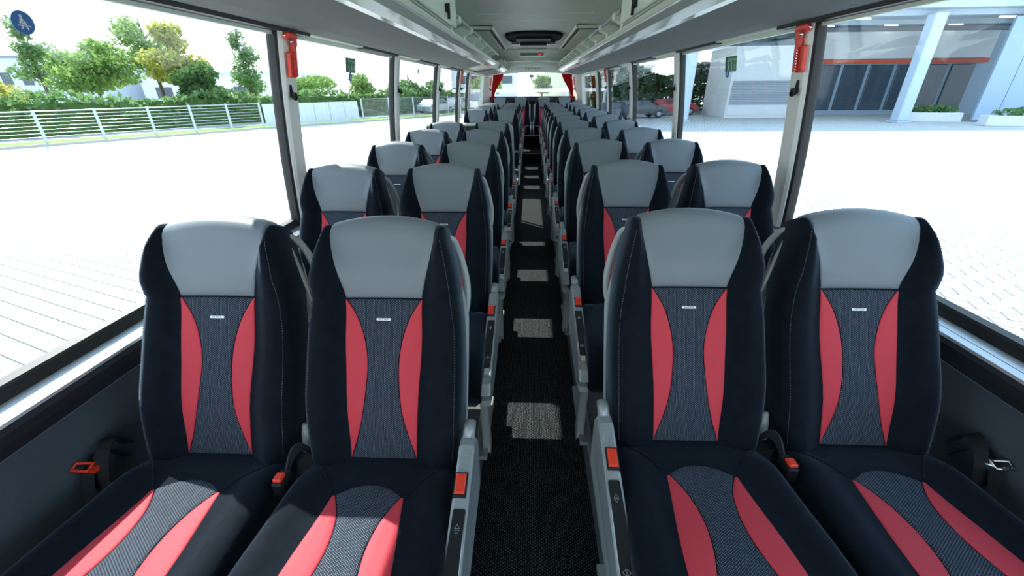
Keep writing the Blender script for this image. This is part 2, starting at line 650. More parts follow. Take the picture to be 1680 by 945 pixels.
# closed lockers
for sgn, y1, nm, in ((-1, 3.13, 'left'), (1, 3.03, 'right')):
    root = empty('overhead_locker', (sgn * .53, y1, 1.75))
    tag(root, 'closed cream overhead locker with hanging black latch, %s of the aisle' % nm, 'locker', 'closed overhead lockers')
    inv = (-sgn * .53, -y1, -1.75)
    MB().bbox(*sorted((sgn * .545, sgn * 1.04)), YF, y1 - .005, 1.760, 2.022, .006).obj('body', CREAM, root, inv)
    for a, b in ((YF, .2), (.21, 1.66), (1.67, y1)):
        dr = MB().bbox(*sorted((sgn * .515, sgn * .540)), a, b - .002, 1.760, 2.022, .006).obj('door', CREAM, root, inv)
        if b == y1:
            yl = 2.76 if sgn < 0 else 2.61
            zc = 1.815 if sgn < 0 else 1.80
            l = MB().bbox(*sorted((sgn * .497, sgn * .515)), yl - .03, yl + .03, zc - .017, zc + .022, .004)
            l.box(*sorted((sgn * .490, sgn * .505)), yl - .014, yl - .002, zc - .05, zc)
            l.box(*sorted((sgn * .494, sgn * .510)), yl + .01, yl + .026, zc + .01, zc + .028)
            l.obj('latch', BLACK, dr)

# air return grilles in the ceiling
for sgn, nm in ((-1, 'left'), (1, 'right')):
    root = empty('ceiling_grille', (sgn * .6, 7.0, 2.04))
    tag(root, 'raised slatted ceiling air grille above the %s parcel rack rail' % nm, 'air grille', 'ceiling air grilles')
    inv = (-sgn * .6, -7.0, -2.04)
    m = MB()
    m.prism([(sgn * .47, 2.035), (sgn * .478, 2.012), (sgn * .492, 2.012), (sgn * .492, 2.035)], 5.5, 8.6)
    m.box(*sorted((sgn * .478, sgn * .75)), 5.5, 5.56, 2.008, 2.035)
    m.box(*sorted((sgn * .478, sgn * .75)), 8.54, 8.6, 2.008, 2.035)
    m.obj('frame', CREAM, root, inv)
    MB().box(*sorted((sgn * .49, sgn * .74)), 5.55, 8.55, 2.022, 2.036).obj('backing', mat('grille_grey', (.06, .07, .065), .7), root, inv)
    m = MB()
    for k in range(9):
        x = .545 + k * .022
        m.box(*sorted((sgn * x, sgn * (x + .010))), 5.75, 8.4, 2.008, 2.024)
    m.obj('slats', CREAM, root, inv)
# dark roof hatch
root = empty('roof_hatch', (0, 6.75, 2.04))
tag(root, 'black oval roof hatch recess in the bus ceiling', 'roof hatch')
m = MB()
N = 40


def oval(a, b, z, p=3.0, cy=0):
    r = []
    for k in range(N):
        t = 2 * PI * k / N
        c, s = math.cos(t), math.sin(t)
        r.append((a * math.copysign(abs(c) ** (2 / p), c), cy + b * math.copysign(abs(s) ** (2 / p), s), z))
    return r


m.loft([oval(.40, .66, -.0), oval(.385, .64, -.022), oval(.36, .61, -.026), oval(.35, .59, -.01), oval(.34, .57, .0)], smooth=True)
m.add(oval(.35, .59, -.008), [list(range(N))])
m.obj('rim', mat('matt_black', (.008, .01, .009), .8, spec=.1), root)
MB().bbox(-.20, .20, .40, .55, -.07, -.012, .008).obj('handle', BLACK, root)
MB().bbox(-.25, .25, -.10, .30, -.035, -.01, .008).obj('cover', BLACK, root)
MB().bbox(-.33, -.21, .45, .60, -.055, -.012, .01).obj('catch', mat('violet_grey', (.10, .09, .12), .3), root)
MB().bbox(.21, .33, .45, .60, -.055, -.012, .01).obj('catch', bpy.data.materials['violet_grey'], root)
# display under the ceiling
root = empty('ceiling_display', (-.02, 8.9, 1.93))
tag(root, 'narrow grey ceiling display with a small red lit symbol', 'display')
MB().prism([(-.27, .11), (-.25, .0), (-.23, -.012), (.23, -.012), (.25, .0), (.27, .11)], -.02, .06).obj('housing', CREAM, root)
MB().box(-.215, .215, -.024, -.018, .003, .050).obj('screen', mat('display_grey', (.10, .15, .14), .3), root)
m = MB()
m.tube([(.14 + .018 * math.cos(t), -.026, .021 + .013 * math.sin(t)) for t in [2 * PI * k / 12 for k in range(12)]], .004, 5, True)
m.cyl((.165, -.026, .01), (.185, -.026, .032), .004, 6)
m.obj('symbol', mat('red_led', (.5, .02, .02), .4, emit=(1, .05, .03), es=.6), root)


# ------------------------------------------------------------------ seats
RC = R(23.3)
SR, CR = math.sin(RC), math.cos(RC)
Z0 = .535 - POD
T = .105
V0, RV, RN = .593, .045, .050
WT = [(-.07, .165), (-.045, .19), (0, .200), (.1, .206), (.2, .208), (.33, .205), (.40, .198), (.42, .1955), (.45, .196), (.49, .193), (.53, .187), (.57, .178), (.60, .169), (.638, .159)]
PT = [(0, .088), (.1, .093), (.2, .098), (.3, .103), (.42, .102), (.46, .110), (.5, .119), (.56, .131), (.6, .137), (.638, .139)]
BT = [(0, .087), (.05, .069), (.12, .052), (.2, .0425), (.26, .0415), (.32, .052), (.37, .070), (.42, .101)]


def B3(u, v, n):
    """backrest coordinates -> seat local"""
    return VEC((u, v * SR - n * CR, Z0 + v * CR + n * SR))


def front_n(u, v, rcs=1.0):
    au = abs(u)
    W = interp(WT, v)
    base = .012 * math.exp(-((v - .13) / .10) ** 2) + .014 * sst(.40, .50, v) + .004 * math.sin(v * 9)
    p = min(interp(PT, v), .106) + .006
    p = p + .028 * sst(.5, .6, v)
    bol = (.030 + .010 * sst(.40, .5, v) - .014 * sst(.56, .63, v)) * sst(p - .010, max(p + .016, W * (.80 + .06 * sst(.4, .5, v))), au)
    seam = -.0030 * math.exp(-((v - .42) / .004) ** 2)
    rc = min(.042, W * .3) * rcs
    rnd = 0
    e = au - (W - rc)
    if e > 0:
        rnd = rc * (1 - math.sqrt(max(0, 1 - min(1, e / rc) ** 2)))
    return base + bol + seam - rnd


def warp(u, v):
    return v - u * u * 1.05 * sst(.38, .588, v)


def back_surf(u, q, off=0):
    if q <= V0:
        return B3(u, warp(u, q), front_n(u, q) + off)
    a = (q - V0) / .074 * (PI / 2)
    v = V0 + (RV + off) * math.sin(a)
    vv = V0 + RV * math.sin(min(a, PI / 2))
    n = front_n(u, vv, max(.25, math.cos(min(a, PI / 2)))) - RN * (1 - math.cos(a)) + off * math.cos(a)
    return B3(u, warp(u, v), n)


def backrest_mesh():
    m = MB()
    rings = []
    levels = [(-.07, 0), (-.06, 0), (-.045, 0), (-.02, 0)] + [(v, 0) for v in (0, .04, .08, .12, .16, .2, .24, .28, .32, .36, .39, .405, .413, .42, .427, .435, .45, .475, .5, .525, .55, .575)] + \
             [(V0 + RV * math.sin(a), a) for a in [PI / 2 * k / 7 for k in range(8)]]
    fr = [-1, -.985, -.95, -.9, -.85, -.78, -.70, -.62, -.55, -.45, -.3, -.15, 0]
    fr = fr + [-f for f in fr[-2::-1]]
    for v, a in levels:
        W = interp(WT, v)
        ca = max(math.cos(a), .02)
        dn = RN * (1 - math.cos(a))
        bot = .03 * (1 - sst(-.07, -.03, v))
        ring = []
        p = interp(PT, min(v, .638))
        half = [W + (p - W) * k for k in (0, .04, .11, .2, .32, .45, .6, .72, .84, .93)] + [p * (1 - k) for k in (0, .03, .07, .13, .25, .5, .75)]
        for u in [-h for h in half] + [0] + half[::-1]:
            n = front_n(u, v, max(.25, ca)) - dn - bot
            ring.append(B3(u, warp(u, v), n))
        bn = -T + dn * .9
        rb = .02 * ca
        ring.append(B3(W, warp(W, v), bn + rb))
        ring.append(B3(W - rb * .3, warp(W, v), bn + rb * .3))
        ring.append(B3(W - rb, warp(W, v), bn))
        for f in (.5, 0, -.5):
            ring.append(B3(f * W, warp(f * W, v), bn))
        ring.append(B3(-W + rb, warp(W, v), bn))
        ring.append(B3(-W + rb * .3, warp(W, v), bn + rb * .3))
        ring.append(B3(-W, warp(W, v), bn + rb))
        rings.append(ring)
    m.loft(rings, caps=True, smooth=True)
    return m


def patch(fn, rows, cols, smooth=True, thick=None):
    """fn(i/rows, j/cols, edge) -> point"""
    m = MB()
    vs = []
    for i in range(rows + 1):
        for j in range(cols + 1):
            d = min(i, rows - i, j, cols - j)
            off = (-.0035, .0014, .0024)[min(d, 2)]
            vs.append(fn(i / rows, j / cols, off))
    fs = [[i * (cols + 1) + j, i * (cols + 1) + j + 1, (i + 1) * (cols + 1) + j + 1, (i + 1) * (cols + 1) + j] for i in range(rows) for j in range(cols)]
    m.add(vs, fs, smooth)
    return m


def clus(t, e=.018):
    """parameter with extra lines hugging both ends"""
    return t


def edge_param(n, e):
    """0..n -> 0..1 with the first and last step being e, e*2"""
    ts = [0, e, e * 2.2] + [e * 2.2 + (1 - 4.4 * e) * k / (n - 4) for k in range(1, n - 4)] + [1 - e * 2.2, 1 - e, 1]
    return ts


def patch2(fn, ts, ss):
    m = MB()
    vs = []
    R_, C_ = len(ts), len(ss)
    for i, t in enumerate(ts):
        for j, s in enumerate(ss):
            d = min(i, R_ - 1 - i, j, C_ - 1 - j)
            vs.append(fn(t, s, (-.0012, .0012, .0022)[min(d, 2)]))
    fs = [[i * C_ + j, i * C_ + j + 1, (i + 1) * C_ + j + 1, (i + 1) * C_ + j] for i in range(R_ - 1) for j in range(C_ - 1)]
    return m.add(vs, fs, True)


def head_panel():
    q0, q1 = .421, V0 + .074 * 1.75

    def fn(t, s, off):
        off += .0018 * sst(0, .2, t) * (off > 0)
        q = q0 + (q1 - q0) * t
        p = interp(PT, min(q, .638))
        return back_surf((2 * s - 1) * p, q, off)
    return patch2(fn, edge_param(22, .010), edge_param(16, .012))


def mid_panel():
    def fn(t, s, off):
        q = -.01 + (.4195 + .01) * t
        b = interp(BT, q)
        return back_surf((2 * s - 1) * b, q, off)
    return patch2(fn, edge_param(26, .008), edge_param(9, .025))


def red_panel(sg):
    def fn(t, s, off):
        q = -.01 + (.4195 + .01) * t
        b, a = interp(BT, q), interp(PT, q)
        a = max(a, b + .0015)
        return back_surf(sg * (b + (a - b) * s), q, off)
    return patch2(fn, edge_param(26, .008), edge_param(8, .04))


# cushion
CW = [(-.03, .185), (0, .198), (.08, .205), (.2, .212), (.32, .219), (.40, .221), (.47, .214)]
CL, CRAD = .40, .075
CA = [(.12, .086), (.2, .098), (.3, .113), (.37, .120), (.5, .124), (.65, .118)]
CB = [(.12, .085), (.16, .062), (.2, .048), (.26, .041), (.32, .047), (.37, .060), (.44, .082), (.52, .10), (.65, .112)]


def ctop(u, l):
    au = abs(u)
    W = interp(CW, l)
    z = -.018 + .018 * sst(-.02, .10, l) + .012 * sst(.1, .38, l)
    p = .10 + .02 * sst(.1, .3, l)
    z += .020 * sst(p - .01, W * .82, au) * sst(.0, .12, l)
    rc = .038
    e = au - (W - rc)
    if e > 0:
        z -= rc * (1 - math.sqrt(max(0, 1 - min(1, e / rc) ** 2)))
    return z


def cush_surf(u, q, off=0):
    if q <= CL:
        return VEC((u, -q, Z0 + ctop(u, q) + off))
    a = (q - CL) / (CRAD * PI / 2) * (PI / 2)
    if a <= PI / 2:
        return VEC((u, -(CL + (CRAD + off) * math.sin(a)), Z0 + ctop(u, CL) - CRAD + (CRAD + off) * math.cos(a)))
    return VEC((u, -(CL + CRAD + off), Z0 + ctop(u, CL) - CRAD - (a - PI / 2) * CRAD))


def cushion_mesh():
    m = MB()
    rings = []
    fr = [-1, -.985, -.95, -.9, -.84, -.77, -.70, -.62, -.5, -.35, -.18, 0]
    fr = fr + [-f for f in fr[-2::-1]]
    lv = [(-.03, 0), (0, 0), (.03, 0), (.06, 0), (.09, 0), (.12, 0), (.16, 0), (.2, 0), (.25, 0), (.3, 0), (.35, 0), (.40, 0)] + [(.40, PI / 2 * k / 6) for k in range(1, 7)]
    for l, a in lv:
        W = interp(CW, l) * (1 - .03 * (1 - math.cos(a)))
        ring = []
        for f in fr:
            u = f * W
            ring.append(VEC((u, -(l + CRAD * math.sin(a)), Z0 + ctop(f * interp(CW, l), l) - CRAD * (1 - math.cos(a)))))
        zb = Z0 - .15
        ring.append(VEC((W, -(l + CRAD * math.sin(a)), zb + .02)))
        ring.append(VEC((W - .02, -(l + CRAD * math.sin(a)), zb)))
        ring.append(VEC((-W + .02, -(l + CRAD * math.sin(a)), zb)))
        ring.append(VEC((-W, -(l + CRAD * math.sin(a)), zb + .02)))
        rings.append(ring)
    m.loft(rings, caps=True, smooth=True)
    return m


QE = .58


def cush_mid():
    def fn(t, s, off):
        x = 2 * s - 1
        q0 = .092 + .034 * x * x
        q = q0 + (QE - q0) * t
        b = interp(CB, max(q, .12))
        return cush_surf(x * b, q, off)
    return patch2(fn, edge_param(28, .008), edge_param(9, .025))


def cush_red(sg):
    def fn(t, s, off):
        q = .124 + (QE - .124) * t
        b, a = interp(CB, q), interp(CA, q)
        a = max(a, b + .0015)
        return cush_surf(sg * (b + (a - b) * s), q, off)
    return patch2(fn, edge_param(28, .008), edge_param(7, .04))


def seam_mesh(sg):
    """stitched seam running down the outer edge of the backrest"""
    m = MB()
    pts = []
    for k in range(30):
        v = .0 + .60 * k / 29
        W = interp(WT, v)
        f = .93 - .02 * sst(.3, .5, v)
        u = sg * W * f
        pts.append(B3(u, warp(u, v), front_n(u, v) + .0006))
    # dashes
    for k in range(0, 29):
        a, b = pts[k], pts[k + 1]
        for j in range(3):
            m.tube([a.lerp(b, j / 3), a.lerp(b, j / 3 + .2)], .0007, 4)
    return m


def cushion_crease(sg):  # raised velour tube stands in for the shadow line of a sewn crease
    m = MB()
    pts = []
    for k in range(13):
        t = k / 12
        q = .02 + (.122 - .02) * t
        u = sg * (.188 + (.089 - .188) * t ** .8)
        pts.append(cush_surf(u, q, .0004))
    return m.tube(pts, .0017, 5)


def back_shell():
    m = MB()
    rings = []
    for v in (.06, .12, .2, .3, .38, .42, .46, .5, .54, .57):
        W = interp(WT, v) - .004 + .006 * (1 - sst(.36, .46, v)) - .02 * sst(.46, .57, v)
        W2 = W - .012
        rings.append([B3(-W, v, -T + .022), B3(-W2, v, -T - .022), B3(-W2 + .03, v, -T - .034), B3(W2 - .03, v, -T - .034), B3(W2, v, -T - .022), B3(W, v, -T + .022),
                      B3(W - .004, v, -T + .022), B3(W2 - .006, v, -T - .012), B3(-W2 + .006, v, -T - .012), B3(-W + .004, v, -T + .022)])
    m.loft(rings, caps=True, smooth=False)
    return m


def grab_handle(s, hug=0):
    m = MB()
    P = lambda u, v, n: B3(s * (u - hug * sst(.165, .2, u)), v, n)
    outer = [P(.150, .585, -.055), P(.168, .580, -.081), P(.187, .549, -.104), P(.203, .502, -.121), P(.212, .45, -.130), P(.213, .40, -.126), P(.209, .365, -.112)]
    inner = [P(.150, .585, -.055), P(.163, .562, -.056), P(.180, .52, -.062), P(.195, .47, -.074), P(.204, .43, -.088), P(.2085, .395, -.104), P(.208, .365, -.112)]
    co = curve(outer, 5)
    ci = curve(inner, 5)
    m.tube(co, [.0085 + .002 * math.sin(PI * k / (len(co) - 1)) for k in range(len(co))], 8)
    m.tube(ci, .0065, 8)
    tail = curve([P(.208, .385, -.112), P(.2115, .365, -.116), P(.2125, .33, -.112), P(.213, .22, -.104), P(.212, .08, -.095), P(.21, .0, -.09)], 5)
    m.tube(tail, .0085, 8)
    return m


def buckle(x, y, z, s, tilt=0):
    """red seat belt buckle in a black bezel; s: width axis"""
    a = MB().bbox(-.013, .013, -.026, .026, -.004, .006, .003)
    b = MB().bbox(-.0165, .0165, -.031, .031, -.006, .002, .003)
    return a, b


def badge_obj(parent):
    mb = MB().bbox(-.019, .019, -.0035, .0035, 0, .0016, .0008)
    nrm = B3(0, 0, 1) - B3(0, 0, 0)
    upv = B3(0, 1, 0) - B3(0, 0, 0)
    o = back_surf(0, .365, .0018)

    def f(p):
        return o + VEC((1, 0, 0)) * p.x + upv * p.y + nrm * p.z
    xform(mb, f)
    bo = mb.obj('logo_badge', BADGE, parent)
    t = text_mb('SETRA', .0062, .0001)
    xform(t, lambda p: f(VEC((p.x * 1.55, p.y, p.z + .00175))))
    t.obj('lettering', LETTER, bo)


def seat(kind, s):
    """kind 'aisle'/'window'; s = direction of the aisle in x"""
    root = empty('coach_seat')
    meshes = SHARED
    for nm, key, mt in (('backrest', 'backrest', VELOUR), ('headrest_panel', 'head', LEATHER), ('backrest_centre_panel', 'mid', FABRIC),
                        ('backrest_side_panel', 'redl', RED), ('backrest_side_panel', 'redr', RED), ('seat_cushion', 'cush', VELOUR),
                        ('cushion_centre_panel', 'cmid', FABRICC), ('cushion_side_panel', 'credl', RED), ('cushion_side_panel', 'credr', RED),
                        ('back_shell', 'shell', SHELL), ('stitched_seam', 'seaml', SEAMM), ('stitched_seam', 'seamr', SEAMM),
                        ('cushion_crease_line', 'creasel', VELOUR), ('cushion_crease_line', 'creaser', VELOUR)):
        if key not in meshes:
            mb = {'backrest': backrest_mesh, 'head': head_panel, 'mid': mid_panel, 'redl': lambda: red_panel(-1), 'redr': lambda: red_panel(1),
                  'cush': cushion_mesh, 'cmid': cush_mid, 'credl': lambda: cush_red(-1), 'credr': lambda: cush_red(1), 'shell': back_shell,
                  'creasel': lambda: cushion_crease(-1), 'creaser': lambda: cushion_crease(1), 'seaml': lambda: seam_mesh(-1), 'seamr': lambda: seam_mesh(1)}[key]()
            meshes[key] = mb.mesh(nm, mt)
        o = bpy.data.objects.new(nm, meshes[key])
        COL.objects.link(o)
        o.parent = root
    badge_obj(root)
    grab_handle(s, .011 if kind == 'aisle' else 0).obj('grab_handle', SHELL, root)
    # seat pan underneath
    MB().bbox(-.20, .20, -.44, -.06, Z0 - .185, Z0 - .140, .01).obj('seat_pan', BLACK, root)
    # hinge beside the cushion on the aisle-facing / inner side
    if kind == 'aisle':
        X = lambda a, b: sorted((s * a, s * b))
        # console: tapering moulding along the aisle side
        m = MB()
        prof = [(.005, .508), (-.03, .512), (-.30, .430), (-.40, .400), (-.455, .372), (-.475, .335), (-.45, .315), (-.38, .320), (-.20, .345), (.0, .385), (.03, .40), (.03, .47)]
        def ring(x, ins):
            cy_ = sum(p[0] for p in prof) / len(prof)
            cz_ = sum(p[1] for p in prof) / len(prof)
            return [(s * x, p[0] + math.copysign(min(ins, abs(cy_ - p[0])), cy_ - p[0]), p[1] + math.copysign(min(ins, abs(cz_ - p[1])), cz_ - p[1])) for p in prof]
        m.loft([ring(.211, .004), ring(.217, 0), ring(.244, 0), ring(.250, .005)], caps=True)
        con = m.obj('armrest_console', SILVER, root)
        # lower cover, wider towards the aisle
        m = MB()
        lo = [(.03, .40), (-.02, .375), (-.20, .338), (-.38, .312), (-.46, .30), (-.47, .285), (-.40, .262), (-.20, .27), (.03, .30)]
        m.loft([[(s * .215, y, z) for y, z in lo], [(s * .244, y, z) for y, z in lo], [(s * .249, y * .98, z + .004) for y, z in lo]], caps=True)
        m.obj('side_cover', SHELL, root)
        # pivot knob at the rear end
        MB().cyl((s * .231, -.005, .507), (s * .231, .035, .528), .016, 14).obj('pivot_knob', SILVER, root)

        def topf(y, du, up=0):
            z = .512 + (y + .03) * (.082 / .27)
            return (s * (.231 + du), y, z + up)
        # recessed rectangle line, buckle, control inlay
        m = MB()
        d = [topf(-.045, -.008, .0012), topf(-.045, .010, .0012), topf(-.085, .010, .0012), topf(-.085, -.008, .0012)]
        m.tube(d, .0007, 4, True)
        m.obj('moulded_outline', ICON, con)
        for nm, hw, hl, up, mt in (('buckle_bezel', .0155, .027, .003, BLACK), ('seat_belt_buckle', .012, .022, .0075, BUCKLE)):
            m = MB()
            yc = -.125
            du = -.004
            r0 = [topf(yc + a * hl, b * hw + du, -.004) for a, b in ((1, -1), (1, 1), (-1, 1), (-1, -1))]
            r1 = [topf(yc + a * hl, b * hw + du, up) for a, b in ((1, -1), (1, 1), (-1, 1), (-1, -1))]
            r2 = [topf(yc + a * (hl - .003), b * (hw - .003) + du, up + .002) for a, b in ((1, -1), (1, 1), (-1, 1), (-1, -1))]
            m.loft([r0, r1, r2], caps=True)
            m.obj(nm, mt, root)
        m = MB()
        ys = [-.175, -.178, -.25, -.33, -.39, -.405]
        hw = [.011, .014, .015, .015, .013, .008]
        r0 = [topf(y, -h, -.003) for y, h in zip(ys, hw)] + [topf(y, h, -.003) for y, h in zip(ys[::-1], hw[::-1])]
        r1 = [topf(y, -h, .002) for y, h in zip(ys, hw)] + [topf(y, h, .002) for y, h in zip(ys[::-1], hw[::-1])]
        m.loft([r0, r1], caps=True)
        cp = m.obj('control_inlay', BLACKG, root)
        m = MB()
        m.tube([topf(y, h, .0025) for y, h in zip(ys[1:-1], hw[1:-1])], .0012, 5)
        m.obj('chrome_edge', CHROME, cp)
        for yc, rot in ((-.215, 0), (-.355, 1)):
            m = MB()
            for sg2 in (-1, 1):
                if rot == 0:
                    pts = [topf(yc + sg2 * .009, 0, .003), topf(yc + sg2 * .0015, .0055, .003), topf(yc + sg2 * .0015, -.0055, .003)]
                else:
                    pts = [topf(yc, sg2 * .009, .003), topf(yc + .006, sg2 * .0015, .003), topf(yc - .006, sg2 * .0015, .003)]
                m.tube(pts, .0008, 4, True)
            m.obj('arrow_symbol', ICON, cp)
        # front paddle
        m = MB()
        m.loft([[topf(-.405, -.016, .001), topf(-.405, .016, .001), topf(-.43, .016, -.002), topf(-.43, -.016, -.002)],
                [topf(-.405, -.012, .006), topf(-.405, .012, .006), topf(-.425, .012, .003), topf(-.425, -.012, .003)]], caps=True)
        m.obj('recline_paddle', CHROME, root)
        # leg from the front of the console down to the floor rail
        m = MB()
        prof = [(.30, -.445, -.36), (.20, -.425, -.365), (.08, -.415, -.37), (.015, -.42, -.35), (0, -.43, -.34)]
        m.loft([[(s * .205, a, z), (s * .210, a + .01, z), (s * .232, a + .01, z), (s * .238, a, z), (s * .234, b - .0, z), (s * .205, b, z)] for z, a, b in prof], caps=True)
        m.obj('leg', SHELL, root)
        m = MB()
        m.bbox(*X(.18, .225), -.46, -.10, -.004, .014, .004)
        m.obj('foot_rail', SILVER, root)
        # buckle on webbing between the two seats
        si = -s
        m = MB()
        p = curve([(si * .205, .02, Z0 - .03), (si * .217, -.01, Z0 + .035), (si * .222, -.05, Z0 + .04), (si * .222, -.10, Z0 - .01)], 6)
        m.loft([[q + VEC((-.002, 0, -.018)), q + VEC((.002, 0, -.018)), q + VEC((.002, 0, .012)), q + VEC((-.002, 0, .012))] for q in p], caps=True)
        m.obj('belt_webbing', BELT, root)
        m = MB().bbox(si * .222 - .014, si * .222 + .014, -.125, -.075, Z0 - .015, Z0 + .028, .004)
        m.obj('belt_latch', BLACK, root)
        m = MB().bbox(si * .224 - .011, si * .224 + .011, -.118, -.092, Z0 + .0, Z0 + .036, .003)
        m.obj('seat_belt_buckle', BUCKLE, root)
        MB().tube([(si * .226, .03, Z0 - .02), (si * .226, .04, Z0 + .03), (si * .226, .045, Z0 + .06)], [.016, .014, .009], 10).obj('recliner_lug', SHELL, root)
    else:
        # belt and tongue by the window wall
        so = -s
        m = MB()
        p = curve([(so * .30, .03, Z0 - .02), (so * .285, -.01, Z0 + .045), (so * .27, -.06, Z0 + .03), (so * .262, -.10, Z0 - .045)], 6)
        m.loft([[q + VEC((-.02, 0, -.002)), q + VEC((.02, .004, .002)), q + VEC((.02, .004, .005)), q + VEC((-.02, 0, .001))] for q in p], caps=True)
        p = curve([(so * .31, .02, Z0 - .06), (so * .30, -.03, Z0 + .015), (so * .29, -.09, Z0 + .0), (so * .27, -.13, Z0 - .07)], 6)
        m.loft([[q + VEC((-.016, 0, -.002)), q + VEC((.016, .004, .002)), q + VEC((.016, .004, .005)), q + VEC((-.016, 0, .001))] for q in p], caps=True)
        m.obj('belt_webbing', BELT, root)
        m = MB().tube([(so * .285, -.070, Z0 + .020), (so * .318, -.078, Z0 + .028), (so * .322, -.094, Z0 + .018), (so * .288, -.088, Z0 + .010)], .0045, 6, True)
        m.box(*sorted((so * .27, so * .29)), -.088, -.068, Z0 + .004, Z0 + .014)
        m.obj('belt_tongue', BUCKLE if s > 0 else CHROME, root)
        MB().bbox(*sorted((so * .17, so * .21)), -.40, -.08, 0, Z0 - .18, .006).obj('leg', BLACK, root)
        # frame arm joining the pair
    return root


SHARED = {}
SEAMM = mat('grey_stitching', (.16, .18, .20), .7)
XA, XW = .4105, .4105 + .452
PITCH = .83
ORD = ['first', 'second', 'third', 'fourth', 'fifth', 'sixth', 'seventh', 'eighth', 'ninth', 'tenth', 'eleventh']
proto = {}
for sgn, side in ((-1, 'left'), (1, 'right')):
    y1 = 1.119 - .25 + (-.088 if sgn < 0 else 0)
    rows = [0, 1, 2, 3, 4, 7, 8, 9, 10] if sgn < 0 else list(range(11))
    for ri, r in enumerate(rows + ['last']):
        for kind, xx in (('aisle', XA), ('window', XW)):
            key = (kind, -sgn)
            if key not in proto:
                proto[key] = seat(kind, -sgn)
                o = proto[key]
            else:
                o = copy_tree(proto[key])
            if r == 'last':
                x = sgn * (.735 if kind == 'window' else .265)
                o.location = (x, 10.05, POD + .075)
                lab = 'raised %s seat in the very last row at the rear ledge, %s of aisle' % (kind, side)
            else:
                o.location = (sgn * xx, y1 + r * PITCH, POD)
                if ri == 0:
                    where = 'in the nearest row with its whole cushion in view'
                elif sgn < 0 and r >= 7:
                    where = ['in the first row behind the stairwell partition', 'in the second row behind the stairwell partition',
                             'in the third row behind the stairwell partition', 'in the fourth row behind the stairwell partition'][r - 7]
                elif sgn < 0 and r == 4:
                    where = 'in the fifth row, just before the stairwell partition'
                else:
                    where = 'in the %s row from the front' % ORD[r]
                lab = '%s seat %s of the aisle, %s' % (kind, side, where)
            tag(o, lab, 'seat', 'passenger seats %s of the aisle' % side)

# fold-up armrests in the middle of the last row
for sgn, side in ((-1, 'left'), (1, 'right')):
    root = empty('folded_armrest', (sgn * .052, 10.0, .46))
    tag(root, 'pale upright folded armrest at the %s of the dark gap in the last row' % side, 'armrest', 'folded armrests in the last row')
    MB().bbox(-.016, .016, .10, .13, .22, .60, .008).obj('arm', SHELL, root)
    MB().bbox(-.012, .012, .09, .14, .0, .25, .006).obj('bracket', BLACK, root)

# ------------------------------------------------------------------ stairwell partition (left, behind the fifth row)
root = empty('stairwell_partition', (-.7, 4.76, POD))
tag(root, 'pale stairwell partition with rounded rail end behind fifth left row', 'partition')
m = MB().bbox(-.47, .40, .02, .05, 0, .87, .006)
m.obj('panel', mat('pale_blue_panel', (.42, .50, .54), .35), root)
m = MB()
m.bbox(-.47, .41, -.015, .075, .935, .962, .010)
m.obj('top_rail', CREAM, root)
MB().bbox(-.47, .40, .015, .055, .87, .932, .004).obj('dark_band', DARKTRIM, root)
m = MB().tube(curve([(.34, .03, .955), (.41, .03, .955), (.455, .03, .92), (.465, .03, .85), (.475, .03, .5), (.475, .03, 0)], 6), .02, 10)
m.obj('end_post', SHELL, root)
MB().tube(curve([(.33, .03, .98), (.40, .03, .985), (.445, .03, .965)], 6), .016, 10).obj('padded_grip', LEATHER, root)


# ------------------------------------------------------------------ hammers, hooks, stickers
def wall_pt(sgn, y, z, off=0):
    return VEC((sgn * (wx(z) - off), y, z))


def hammer(sgn, label, y, ztop, pil=.040):
    root = empty('emergency_hammer', (sgn * (wx(ztop) - pil - .012), y, ztop))
    tag(root, label, 'emergency hammer', 'red emergency hammers on the pillars')
    lean = (wx(ztop - .17) - wx(ztop)) / .17
    M = Matrix(((1, 0, -sgn * lean, 0), (0, 1, 0, 0), (0, 0, 1, 0), (0, 0, 0, 1)))
    m = MB().bbox(-.014, .014, -.045, .038, -.028, 0, .007, M)
    m.bbox(-.012, .012, .0, .036, -.055, -.02, .006, M)
    m.obj('hammer_head', HAMMER, root)
    m = MB().bbox(-.010, .010, .002, .030, -.17, -.03, .005, M)
    for k in range(10):
        m.box(-.012, .012, .004, .014, -.078 - k * .0095, -.074 - k * .0095, M)
    m.obj('handle', HAMMER, root)
    m = MB()
    m.bbox(-.006, .010, -.033, -.024, -.17, -.075, .003, M)
    m.bbox(-.006, .010, -.033, .012, -.083, -.074, .003, M)
    m.bbox(-.006, .010, -.033, .012, -.172, -.163, .003, M)
    m.bbox(-.002, .004, -.026, -.001, -.165, -.08, .001, M)
    m.obj('holder', HAMMER, root)
    m = MB()
    for k in range(9):
        m.bbox(-.013, -.009, -.004, .003, -.088 - k * .0098 - .005, -.088 - k * .0098, .001, M)
    m.cyl(M @ VEC((-sgn * .016, -.012, -.036)), M @ VEC((-sgn * .004, -.012, -.036)), .007, 10)
    m.cyl(M @ VEC((0, -.05, -.014)), M @ VEC((0, -.04, -.014)), .006, 8)
    m.obj('teeth', CHROME, root)
    return root


hammer(-1, 'red emergency hammer on the nearest left pillar above a black hook', 2.005, 1.633)
hammer(1, 'red emergency hammer on the nearest right pillar above a black hook', 1.985, 1.633)
hammer(-1, 'small red emergency hammer on the fourth pillar along the left windows', 6.93, 1.635)
hammer(1, 'small red emergency hammer on the fourth pillar along the right windows', 6.93, 1.635)
for sgn, side in ((-1, 'left'), (1, 'right')):
    o = hammer(sgn, 'small red emergency hammer on the white panel beside the %s red curtain' % side, 10.52, 1.60, .16)


